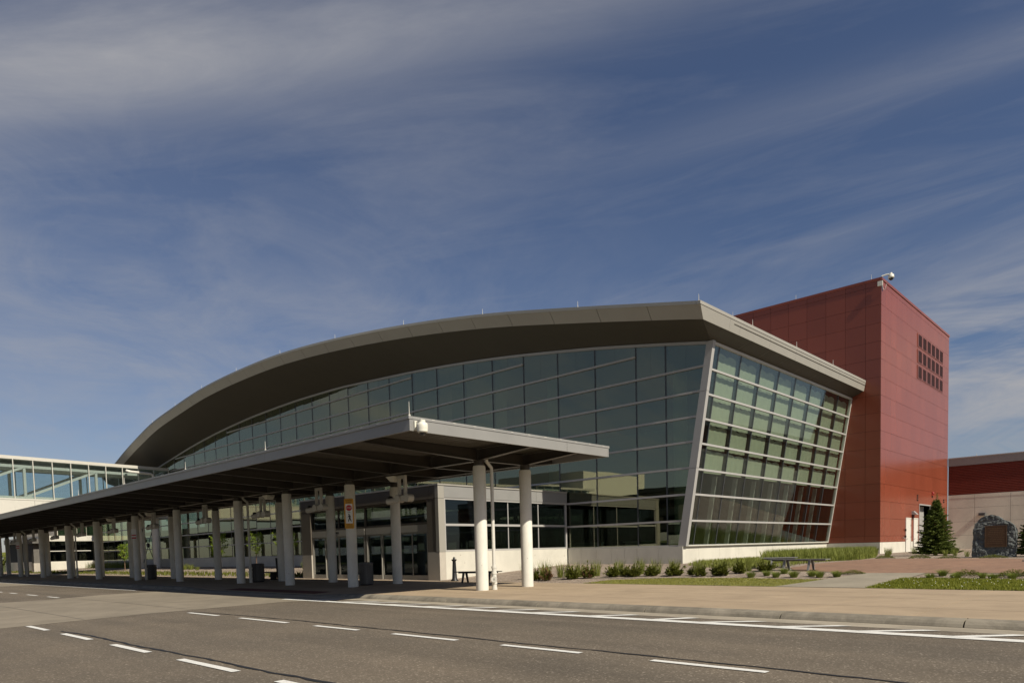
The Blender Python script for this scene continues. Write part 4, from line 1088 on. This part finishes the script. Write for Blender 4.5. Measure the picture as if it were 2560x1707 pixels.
for t in (-.35,-3.65):          # trusses inside
    g = MB(); bbox(g, S0, -.3, t-.12, t+.12, 9.72, 9.96); g.build('top_chord', M['lampgrey'], br)
    g = MB(); bbox(g, S0, -.3, t-.12, t+.12, 7.0, 7.22); g.build('bottom_chord', M['lampgrey'], br)
    s = -1.2; k = 0
    while s > S0+6:
        g = MB(); g.bar(bp(s-6.0,t,7.15), bp(s,t,9.8), .2, .2); g.build('diagonal', M['lampgrey'], br)
        g = MB(); bbox(g, s-.1, s+.1, t-.1, t+.1, 7.2, 9.75); g.build('post', M['lampgrey'], br)
        s -= 6.0
g = MB(); bbox(g, S0, -.3, -3.2, -.9, 9.75, 9.85); g.build('ceiling', M['lampgrey'], br)
g = MB(); s = -1.5
while s > S0: bbox(g, s-1.2, s, -2.3, -1.9, 9.70, 9.745); s -= 2.4
g.build('ceiling_lights', M['cream'], br)
for (x, y, r_) in ((-76.6,27.6,.36),(-79.9,27.25,.36)):
    g = MB(); g.tube([(x,y,.0),(x,y,5.55)], r_, 24); g.build('support_column', M['column'], br)
g = MB(); g.bar((-76.95,27.5,4.7),(-79.6,27.3,1.0),.05,.05); g.bar((-79.6,27.3,4.7),(-76.95,27.5,1.0),.05,.05); g.tube([(-78.28,27.30,2.85),(-78.28,27.5,2.85)], .22, 16); g.build('cross_brace', M['black'], br)
g = MB(); g.tube([bp(-4.5,.12,10.12),bp(-4.5,.30,10.07),bp(-4.3,.34,10.02),bp(-2.3,.34,9.95),bp(-2.05,.34,9.85),bp(-2.0,.34,9.3),bp(-2.0,.34,5.6)], .13, 12); g.build('drain_pipe', M['white_pvc'], br)
g = MB(); g.tube([bp(-1.0,.1,9.95),bp(-1.05,.34,9.9),bp(-1.15,.34,9.6),bp(-1.5,.34,9.35),bp(-1.6,.34,5.6)], .11, 12); g.build('drain_pipe', M['white_pvc'], br)

# ================================================================== PARKING RAMP ACROSS THE ROAD (seen mirrored in the glass)
pr = empty('parking_ramp', (-70,-36,0), 'concrete parking ramp across the road mirrored in the lower glass', 'building')
g = MB()
for z in (0, 3.1, 6.2, 9.0): g.box(-150,-30,-60,-32,z,z+1.15 if z < 9 else 9.6)
g.build('decks', M['ramp_conc'], pr)
for x in range(-150,-29,10):
    g = MB(); g.box(x-.3,x+.3,-33,-32.4,0,9.0); g.build('post', M['ramp_conc'], pr)
g = MB(); g.box(-88,-69,-48,-31.6,0,14.0); g.build('stair_tower', M['cream'], pr)

# ================================================================== PLANTS
def rv(): 
    while True:
        v = Vector((random.uniform(-1,1),random.uniform(-1,1),random.uniform(-1,1)))
        if .05 < v.length < 1: return v.normalized()
def juniper_mesh(seed, brown=0.0, n=78):
    random.seed(seed); mb = MB()
    for i in range(n):               # feathery upright sprays
        d = rv(); d.z = abs(d.z)*.9+.15; d.normalize()
        L = random.uniform(.55,1.05)*(.8+.2*math.sin(3*math.atan2(d.y,d.x)+seed))
        base = Vector((d.x*.15,d.y*.15,.02)); tip = Vector((d.x*.62*L,d.y*.62*L,d.z*.95*L+.05))
        mb.cur = 1 if random.random() < brown else 0
        for k in range(34):
            t = random.uniform(.12,1); p = base.lerp(tip, t)
            q = (d + rv()*.75).normalized(); l = random.uniform(.07,.15)*(1.25-.5*t); side = q.cross(rv()).normalized()*.024
            e = p+q*l
            mb.add([p-side, p+side, e+side*.3, e-side*.3], [(0,1,2,3)])
    return mb
def plant(name, label, cat, L, mb, mats, sc_=(1,1,1), rz=0, group=None, part='foliage', stem=True):
    r = empty(name, L, label, cat, group)
    o = mb.build(part, mats, None); o.parent = r
    if stem:
        g = MB(); g.tube([(0,0,-.05),(.02,.01,.15),(.06,.04,.35)], [.03,.022,.012], 6); s = g.build('stem', M['bark']); s.parent = r
    r.scale = sc_; r.rotation_euler.z = rz
    return r
SH = [(-18.35,20.75,.50,.50,0,'lowest green part of the half brown shrub, nearest to the white columns'),
 (-17.75,20.65,.56,.58,.75,'rust brown dying juniper shrub beside the rear white column'),
 (-17.05,21.35,.66,.62,.05,'green shrub just right of the rust brown one'),
 (-16.55,21.75,.64,.64,.35,'green shrub with brown tips, second right of the rust brown one'),
 (-15.85,22.4,.74,.52,0,'rounded green shrub below the dark grass tufts at the grey base wall'),
 (-14.95,22.5,.62,.55,0,'rounded green shrub, fifth in the bed from the white columns'),
 (-15.45,22.65,.60,.48,0,'small dark shrub between two rounded ones before the grey base'),
 (-14.4,22.85,.66,.5,0,'green shrub left of the leaning corner post'),
 (-13.55,23.0,.80,.50,0,'wide green shrub directly below the leaning corner post'),
 (-12.95,23.25,.36,.38,.05,'smallest shrub of the bed, right below the white base corner'),
 (-12.4,22.9,.55,.45,0,'green shrub right of the smallest one, before the white base'),
 (-11.72,23.1,.80,.54,0,'large open shrub in the mulch right of the corner of the base'),
 (-11.45,24.0,.56,.54,0,'tall dark shrub behind the large open one'),
 (-10.95,25.0,.74,.44,.05,'shrub at the left end of the plaza benches')]
protos = [juniper_mesh(i) for i in range(4)] + [juniper_mesh(11,.8), juniper_mesh(12,.3)]
for i, (x,y,w,h,bw,lab) in enumerate(SH):
    mb = protos[4] if bw > .5 else protos[5] if bw > .2 else protos[i % 4]
    plant('juniper_shrub', lab, 'shrub', (x,y,gz(x,y)), mb, [M['shrub'],M['shrub_b']], (w*.98,w*.98,h*1.12), i*1.3, 'juniper shrubs in the bed before the glass')
random.seed(21)
def tuft_mesh(seed, n=420, spread=.30, lean=1.0, w=.022):
    random.seed(seed); mb = MB()
    for i in range(n):
        a = random.uniform(0,6.28); rr = spread*math.sqrt(random.random()); h = random.uniform(.55,1.0)
        az = a+random.uniform(-.6,.6); blade(mb, rr*math.cos(a), rr*math.sin(a), -.02, h, w, random.uniform(.1,lean)*h, az)
    return mb
tufts = [tuft_mesh(40+i) for i in range(3)]; tall = [tuft_mesh(50+i, 105, .24, .45, .02) for i in range(3)]
def tuft(x, y, h, lab, group, kind=0, i=0, wide=1.0):
    mb = (tufts if kind == 0 else tall)[i % 3]
    plant('grass_tuft', lab, 'grass tuft', (x,y,gz(x,y)), mb, M['grass'] if kind == 0 else M['grass_t'], (h*wide,h*wide,h), i*1.7, group, 'blades', False)
G1 = 'grass tufts along the left plaza edge'
for i, (x,y,h,lab) in enumerate([(-10.37,22.55,.25,'round grass tuft farthest left in the mulch before the benches'),(-10.09,23.15,.22,'small grass tuft left of the bench legs'),(-9.56,22.65,.24,'low wide grass tuft below the left bench legs'),(-9.83,23.98,.24,'grass tuft touching the left bench legs'),(-9.0,22.7,.27,'dense grass tuft below the middle of the long bench'),(-8.56,23.06,.24,'grass tuft under the right bench legs'),(-8.2,22.75,.25,'loose grass tuft right of the bench legs'),(-7.75,22.95,.24,'last grass tuft left of the concrete path')]):
    tuft(x,y,h,lab,G1,0,i,1.25)
G2 = 'grass tufts right of the path'
for i, (x,y,h,lab) in enumerate([(-5.08,22.55,.20,'small grass tuft at the path edge on the right'),(-4.97,23.45,.23,'tallest round grass tuft right of the path, near the bricks'),(-4.46,22.6,.22,'grass tuft below the spreading juniper on the right'),(-3.9,22.95,.18,'low tuft between two spreading junipers'),(-3.6,22.5,.2,'grass tuft right of the low tuft, in pale mulch'),(-3.2,22.75,.2,'grass tuft at the right edge before the spreading juniper')]):
    tuft(x,y,h,lab,G2,0,i+3,1.25)
G3 = 'tall grasses along the low walls'
for i, (x,y,h,lab) in enumerate([(-19.05,21.0,.75,'tall grass clump at the white porch wall right of the rear column'),(-18.6,21.6,.85,'tallest grass clump behind the half brown shrub'),(-18.1,22.0,.75,'tall grass behind the rust brown shrub'),(-17.4,22.3,.72,'grass clump left of the porch wall corner'),(-16.9,22.7,.75,'grass clump at the foot of the porch wall corner'),(-16.1,23.2,.72,'grass clump before the first grey base panel'),(-15.4,23.6,.75,'grass clump before the second grey base panel'),(-14.8,23.8,.7,'grass clump before the third grey base panel'),(-14.1,24.0,.68,'grass clump left of the base corner'),(-13.2,24.2,.62,'grass clump at the base corner under the leaning post'),(-12.4,24.4,.6,'grass clump right of the base corner'),(-11.6,25.0,.6,'grass clump behind the large open shrub')]):
    tuft(x,y,h,lab,G3,1,i)
G4 = 'grasses before the red tower and the annex'
for i, (x,y,h,lab) in enumerate([(-10.45,38.1,.56,'tall grass spike at the red tower corner'),(-10.9,44.8,.5,'grass clump left of the white service doors'),(-10.2,43.5,.45,'grass clump below the white service doors'),(-9.6,42,.45,'grass clump left of the spruce foot'),(-8.65,39.3,.4,'grass clump hiding the spruce trunk'),(-8.1,38.7,.38,'grass clump right under the spruce'),(-7.65,38.5,.4,'wide grass clump right of the spruce'),(-6.76,36.3,.34,'lone grass clump left of the boulder'),(-4.65,36.8,.38,'grass clump right of the boulder'),(-12.1,44.5,.42,'grass clump at the tower base panel')]):
    tuft(x,y,h,lab,G4,1,i)
def creeper_mesh(seed):
    random.seed(seed); mb = MB()
    for i in range(900):
        a = random.uniform(0,6.28); rr = math.sqrt(random.random()); z = (1-rr*rr)*random.uniform(.3,1)
        p = Vector((rr*math.cos(a)*.5, rr*math.sin(a)*.5, z)); q = Vector((math.cos(a+random.uniform(-.8,.8)), math.sin(a+random.uniform(-.8,.8)), random.uniform(.2,1.2)*1.5)).normalized()
        l = random.uniform(.05,.10); s_ = q.cross(rv()).normalized()*.014; e = p+Vector((q.x*l,q.y*l,q.z*l*2))
        mb.add([p-s_,p+s_,e+s_*.3,e-s_*.3], [(0,1,2,3)])
    return mb
creep = [creeper_mesh(70+i) for i in range(2)]
for i, (x,y,w,h,lab) in enumerate([(-7.6,24.0,.65,.13,'low spreading juniper at the left corner of path and plaza'),(-4.35,23.4,.72,.2,'spreading juniper mound right of the path'),(-3.2,23.35,.85,.2,'spreading juniper mound at the right edge before the bricks'),(-9.6,34.6,.7,.15,'flat creeping juniper at the foot of the red tower corner'),(-8.1,34.1,.75,.16,'flat creeping juniper left of the spruce'),(-6.9,33.6,.7,.12,'flat creeping juniper below the spruce'),(-5.35,33.6,.85,.13,'flat creeping juniper in front of the boulder')]):
    plant('creeping_juniper', lab, 'shrub', (x,y,gz(x,y)), creep[i%2], M['shrub'], (w*1.1,w*1.1,h), i*1.1, 'creeping junipers', stem=False)

# conifers ------------------------------------------------------------------
def spruce(x, y, H, W, label, seed):
    random.seed(seed); z0 = gz(x,y)
    r = empty('spruce', (x,y,z0), label, 'conifer')
    g = MB(); g.tube([(x,y,z0-.05),(x,y,z0+H*.6),(x+.03,y,z0+H*.97)], [.07,.035,.008], 8); g.build('trunk', M['bark'], r)
    mb = MB(); nb = 420
    for i in range(nb):
        t = (i/nb)**1.35; z = z0+.10+(H-.35)*t
        prof = (1-t)**.85
        L = W*prof*random.uniform(.58,1.12)*(1+.10*math.sin(9*t+seed))+.06
        a = i*2.39996+random.uniform(-.3,.3)
        d = Vector((math.cos(a), math.sin(a), 0)); side = Vector((-d.y,d.x,0))
        dz = -.10*L+.18*L*t
        nn = int(14+80*L)
        for k in range(nn):
            u = random.uniform(.15,1); p = Vector((x,y,z))+d*L*u+Vector((0,0,dz*u+.10*L*u*u))
            sp = (1-u)*.34*L+.03
            p += side*random.uniform(-sp,sp)
            q = (d*random.uniform(.3,1)+side*random.uniform(-.9,.9)+Vector((0,0,random.uniform(-.25,.55)))).normalized()
            l = random.uniform(.06,.125); s_ = q.cross(rv()).normalized()*.022; e = p+q*l
            mb.add([p-s_,p+s_,e+s_*.25,e-s_*.25], [(0,1,2,3)])
    for k in range(70):
        t = random.random(); p = Vector((x+.02,y,z0+H*(.88+.16*t))); q = (rv()+Vector((0,0,.7))).normalized(); l = .13*(1-t)+.04; s_ = q.cross(rv()).normalized()*.012; e = p+q*l
        mb.add([p-s_,p+s_,e], [(0,1,2)])
    mb.build('crown', M['conifer'], r); return r
spruce(-8.75, 39.9, 2.95, 1.0, 'broad young spruce in front of the red tower roller door', 3)
spruce(-3.86, 35.3, 2.9, 1.12, 'young spruce cut off by the right edge beyond the boulder', 5)
spruce(-.4, 36.5, 2.8, 1.0, 'young spruce outside the right edge mirrored in the side glass', 8)

# young broadleaf trees before the far glass -----------------------------------
def young_tree(x, y, z0, H, W, label, seed):
    random.seed(seed)
    r = empty('young_tree', (x,y,z0), label, 'tree', 'young trees in the bed behind the canopy')
    g = MB(); g.tube([(x,y,z0-.1),(x+.02,y,z0+H*.45),(x-.02,y,z0+H*.95)], [.045,.032,.008], 8)
    limbs = []
    for i in range(12):
        t = .38+.55*i/12; a = i*2.4; L = W*(1.05-abs(t-.55)*1.4)*random.uniform(.7,1.1)
        p = Vector((x,y,z0+H*t)); e = p+Vector((math.cos(a)*L, math.sin(a)*L, L*.9))
        g.tube([p, p.lerp(e,.5)+Vector((0,0,-.03)), e], [.016,.010,.004], 5); limbs.append((p,e))
    g.build('trunk', M['bark'], r)
    mb = MB()
    for p, e in limbs:
        for k in range(70):
            c = p.lerp(e, random.uniform(.25,1.08))+rv()*random.uniform(.02,.24)
            n = rv(); u = n.cross(rv()).normalized(); w = n.cross(u); s_ = random.uniform(.045,.085)
            mb.add([c-u*s_, c-w*s_*.5, c+u*s_, c+w*s_*.5], [(0,1,2,3)])
    mb.build('crown', M['leaf'], r); return r
young_tree(-58.2,26.0,.42,2.9,.75,'oval young tree left of the fourth pair of columns',1)
young_tree(-52.9,26.5,.45,2.75,.8,'young tree between the third and fourth pairs of columns',2)
young_tree(-48.3,26.5,.45,2.6,.95,'young tree partly hidden by the third front column',3)
young_tree(-76.9,24.6,.3,2.7,.6,'small young tree beyond the seventh pair of columns',4)
# grass and mounds in the far bed
random.seed(5)
for i, (x,y,h) in enumerate([(-64.5,25.5,.65),(-63.3,25.6,.6),(-42.5,24.8,.75),(-41.2,24.6,.8),(-60.5,25,.4)]):
    tuft(x,y,h,['tall sunlit grass clump left of the fifth rear column','tall sunlit grass clump, right one of a pair near the fifth rear column','tall grass clump left of the entrance porch','tall grass clump touching the left porch pier','low grass clump between the two left trees'][i],'tall grasses in the bed behind the canopy',1,i,1.5)
scatter('ground_cover', [(-110,20.6),(-36,20.4),(-36,22.4),(-110,22.6)], 26, .22, .05, M['shrub'], 'low dark ground cover along the back edge of the covered walk', 'ground cover')
scatter('tall_grass', [(-100,27.3),(-84,27.3),(-84,28.7),(-100,28.7)], 70, .75, .025, M['grass_t'], 'tall grass along the far base wall behind the canopy', 'grass', lean=.3)
# distant tree belt at the left
random.seed(9); mb = MB()
for i in range(5200):
    x = random.uniform(-700,-260); y = random.uniform(20,330); h = 9*(.55+.45*math.sin(x*.05)*math.sin(y*.04+1))
    c = Vector((x,y,random.uniform(0,1)**.8*h)); n = rv(); u = n.cross(rv()).normalized(); w = n.cross(u); s_ = random.uniform(1.0,2.2)
    mb.add([c-u*s_, c-w*s_*.6, c+u*s_, c+w*s_*.6], [(0,1,2,3)])
tag(mb.build('tree_belt', M['shrub']), 'distant belt of trees on the flat horizon at the far left', 'trees', kind='stuff')

# ================================================================== MONUMENT BOULDER
mon = empty('boulder_monument', (-5.5,34.7,.57), 'large rough grey granite boulder with a bronze plaque on its face', 'monument')
random.seed(4)
bm = bmesh.new()
out = [(-.76,0),(-.75,.55),(-.72,1.05),(-.66,1.38),(-.50,1.58),(-.30,1.68),(-.08,1.72),(.12,1.66),(.30,1.52),(.50,1.42),(.66,1.28),(.74,1.05),(.77,.6),(.76,0)]
n = len(out)
fr = [bm.verts.new((x*.985, -.32, z)) for x, z in out]; bk = [bm.verts.new((x*.97, .32, z*.98)) for x, z in out]
bm.faces.new(fr); bm.faces.new(bk[::-1])
for i in range(n): bm.faces.new((fr[i], bk[i], bk[(i+1)%n], fr[(i+1)%n]))
bmesh.ops.recalc_face_normals(bm, faces=bm.faces[:])
bmesh.ops.triangulate(bm, faces=bm.faces[:])
for _ in range(5): bmesh.ops.subdivide_edges(bm, edges=[e for e in bm.edges if e.calc_length() > .07], cuts=1, use_grid_fill=True)
bmesh.ops.triangulate(bm, faces=bm.faces[:])
bm.normal_update()
from mathutils import noise as mn
mv = []
for v in bm.verts:
    p = v.co; d = 0
    # chisel facets: large soft cells plus ridged detail
    cell = mn.cell_vector(p*3.1+Vector((3,1,7)))
    d += .045*mn.noise(p*2.2) + .050*abs(mn.noise(p*5.5+Vector((9,2,1)))) + .028*mn.noise(p*13)+.012*mn.noise(p*30)
    inpl = abs(p.x-.06) < .40 and .38 < p.z < 1.33 and p.y < -.2
    if inpl: d = -.005
    elif p.y < -.25: d -= .05*max(0, abs(p.x)-.5)
    mv.append((v, v.normal*d))
for v, d in mv: v.co += d; v.co.z = max(v.co.z, -.03)
me = bpy.data.meshes.new('boulder'); bm.to_mesh(me); bm.free(); me.materials.append(M['granite'])
o = bpy.data.objects.new('boulder', me); COL.objects.link(o); o.parent = mon
g = MB(); g.box(-.31,.43,-.36,-.325,.42,1.29); pq = g.build('plaque', M['plaque']); pq.parent = mon
g = MB()
for r_ in range(9):
    z = 1.16-.075*r_; x = -.22+random.uniform(0,.1)
    while x < .34-random.uniform(0,.1):
        w = random.uniform(.03,.07); g.box(x,x+w,-.364,-.360,z,z+.026); x += w+.022
for q in ((-.31,.43,.42,.44),(-.31,.43,1.27,1.29),(-.31,-.29,.44,1.27),(.41,.43,.44,1.27)): g.box(q[0],q[1],-.368,-.360,q[2],q[3])
rl = g.build('relief', M['plaque_l']); rl.parent = pq
mon.rotation_euler.z = R(5)

# ================================================================== SKY, SUN, CAMERA
EL, AZ = R(43), .065
sd = Vector((math.cos(EL)*math.cos(AZ), -math.cos(EL)*math.sin(AZ), math.sin(EL)))
sun = bpy.data.lights.new('sun', 'SUN'); sun.energy = 5.0; sun.angle = R(.53); sun.color = (1,.92,.77)
so = bpy.data.objects.new('sun', sun); COL.objects.link(so); so.rotation_euler = sd.to_track_quat('Z','Y').to_euler(); so.location = (20,-10,30)
w = bpy.data.worlds.new('World'); sc.world = w; w.use_nodes = True; nt = w.node_tree
bg = nt.nodes['Background']
sky = N(nt, 'ShaderNodeTexSky', sky_type='NISHITA'); sky.sun_disc = False; sky.sun_elevation = EL
sky.sun_rotation = math.atan2(sd.x, sd.y); sky.air_density = 1.0; sky.dust_density = .6; sky.ozone_density = 2.6; sky.altitude = 300
tc = N(nt, 'ShaderNodeTexCoord'); sep = N(nt, 'ShaderNodeSeparateXYZ'); nt.links.new(tc.outputs['Generated'], sep.inputs[0])
def mth(op, a, b2=None, clamp=False):
    n = N(nt, 'ShaderNodeMath', operation=op, use_clamp=clamp)
    for i, v in enumerate((a, b2)):
        if v is None: continue
        if isinstance(v, (int, float)): n.inputs[i].default_value = v
        else: nt.links.new(v, n.inputs[i])
    return n.outputs[0]
zc = mth('MAXIMUM', sep.outputs['Z'], .04)
px_ = mth('DIVIDE', sep.outputs['X'], zc); py_ = mth('DIVIDE', sep.outputs['Y'], zc)
# streak coordinates: U along, V across the curving cirrus lines
pxc = mth('MINIMUM', mth('MAXIMUM', px_, -4.5), 1.6); pyc = mth('MINIMUM', mth('MAXIMUM', py_, -6), 9)
U = pxc; V = mth('MULTIPLY', mth('SUBTRACT', pyc, 2.4), mth('POWER', 2.71828, mth('MULTIPLY', pxc, .42)))
cmb = N(nt, 'ShaderNodeCombineXYZ'); nt.links.new(mth('MULTIPLY', U, .55), cmb.inputs[0]); nt.links.new(mth('MULTIPLY', V, 2.2), cmb.inputs[1])
n1 = noise(nt, 1.6, 8, cmb.outputs[0], .62, .5)
cmb2 = N(nt, 'ShaderNodeCombineXYZ'); nt.links.new(mth('MULTIPLY', U, 1.1), cmb2.inputs[0]); nt.links.new(mth('MULTIPLY', V, 4.2), cmb2.inputs[1]); cmb2.inputs[2].default_value = 4
n2 = noise(nt, 1.2, 9, cmb2.outputs[0], .66, .8)
def gauss(x, c, s): return mth('POWER', 2.71828, mth('MULTIPLY', mth('POWER', mth('DIVIDE', mth('SUBTRACT', x, c), s), 2), -1))
Vw = mth('ADD', V, mth('MULTIPLY', mth('SUBTRACT', n1, .5), .16))
band = mth('MULTIPLY', gauss(Vw, -.95, .10), mth('ADD', mth('MULTIPLY', mth('SUBTRACT', -.35, U), .9, True), .10))
band2 = mth('MULTIPLY', gauss(Vw, -.54, .08), mth('MULTIPLY', mth('ADD', U, 1.6), .40, True))
veil = mth('MULTIPLY', mth('SUBTRACT', n1, .44), 1.9, True); fine = mth('MULTIPLY', mth('SUBTRACT', n2, .34), 1.0, True)
cmb3 = N(nt, 'ShaderNodeCombineXYZ'); nt.links.new(mth('MULTIPLY', sep.outputs['X'], 2.2), cmb3.inputs[0]); nt.links.new(mth('MULTIPLY', sep.outputs['Y'], 2.2), cmb3.inputs[1]); nt.links.new(mth('MULTIPLY', sep.outputs['Z'], 13), cmb3.inputs[2])
cmb4 = N(nt, 'ShaderNodeCombineXYZ'); nt.links.new(mth('MULTIPLY', sep.outputs['X'], 2.4), cmb4.inputs[0]); nt.links.new(mth('MULTIPLY', sep.outputs['Y'], 2.4), cmb4.inputs[1]); nt.links.new(mth('MULTIPLY', sep.outputs['Z'], 5.0), cmb4.inputs[2])
n3 = noise(nt, 1.5, 7, cmb3.outputs[0], .6, .6)
lowband = gauss(sep.outputs['Z'], .20, .085)
low = mth('MULTIPLY', mth('MULTIPLY', lowband, mth('MULTIPLY', mth('SUBTRACT', n3, .36), 3.6, True)), mth('ADD', .18, mth('MULTIPLY', mth('ADD', sep.outputs['X'], .42), 3.2, True)))
cov = mth('ADD', mth('ADD', mth('MULTIPLY', band, mth('ADD', .30, mth('MULTIPLY', n2, .8))), mth('MULTIPLY', band2, n2)), mth('ADD', mth('MULTIPLY', mth('MULTIPLY', veil, fine), 1.1), mth('ADD', mth('MULTIPLY', veil, .30), mth('MULTIPLY', low, 1.3))))
n4 = noise(nt, 1.7, 8, cmb4.outputs[0], .66, .9)
lefth = mth('MULTIPLY', mth('SUBTRACT', -1.05, U), .55, True)
haze = mth('MULTIPLY', lefth, mth('ADD', .14, mth('MULTIPLY', mth('SUBTRACT', n4, .42), 1.25, True)))
cov = mth('ADD', cov, haze)
cov = mth('MULTIPLY', cov, .8, True)
mxs = N(nt, 'ShaderNodeMix', data_type='RGBA'); nt.links.new(cov, mxs.inputs[0])
tn = N(nt, 'ShaderNodeMix', data_type='RGBA', blend_type='MULTIPLY'); tn.inputs[0].default_value = 1; nt.links.new(sky.outputs[0], tn.inputs[6]); tn.inputs[7].default_value = (1.04,1.0,1.09,1)
nt.links.new(tn.outputs[2], mxs.inputs[6]); mxs.inputs[7].default_value = (6.3,6.3,6.6,1)
nt.links.new(mxs.outputs[2], bg.inputs['Color']); bg.inputs['Strength'].default_value = .05

cam = bpy.data.cameras.new('camera'); co = bpy.data.objects.new('camera', cam); COL.objects.link(co); sc.camera = co
PSI, TILT, ROLL = .759262269, -.0581408158, -.025778785
f = Vector((-math.sin(PSI)*math.cos(TILT), math.cos(PSI)*math.cos(TILT), math.sin(TILT)))
rt = Vector((math.cos(PSI), math.sin(PSI), 0)); up = rt.cross(f)
r2 = rt*math.cos(ROLL)+up*math.sin(ROLL); u2 = -rt*math.sin(ROLL)+up*math.cos(ROLL)
co.matrix_world = Matrix(((r2.x,u2.x,-f.x,0),(r2.y,u2.y,-f.y,0),(r2.z,u2.z,-f.z,1.36),(0,0,0,1)))
cam.sensor_width = 36; cam.lens = 24.715; cam.shift_x = 0; cam.shift_y = .24366; cam.clip_end = 5000; cam.clip_start = .1
sc.render.resolution_x = 1024; sc.render.resolution_y = 682
sc.view_settings.view_transform = 'Standard'; sc.view_settings.look = 'None'; sc.view_settings.exposure = .3; sc.view_settings.gamma = 1
sc.view_settings.use_curve_mapping = False
sc.cycles.max_bounces = 10; sc.cycles.transparent_max_bounces = 24; sc.cycles.sample_clamp_indirect = 4
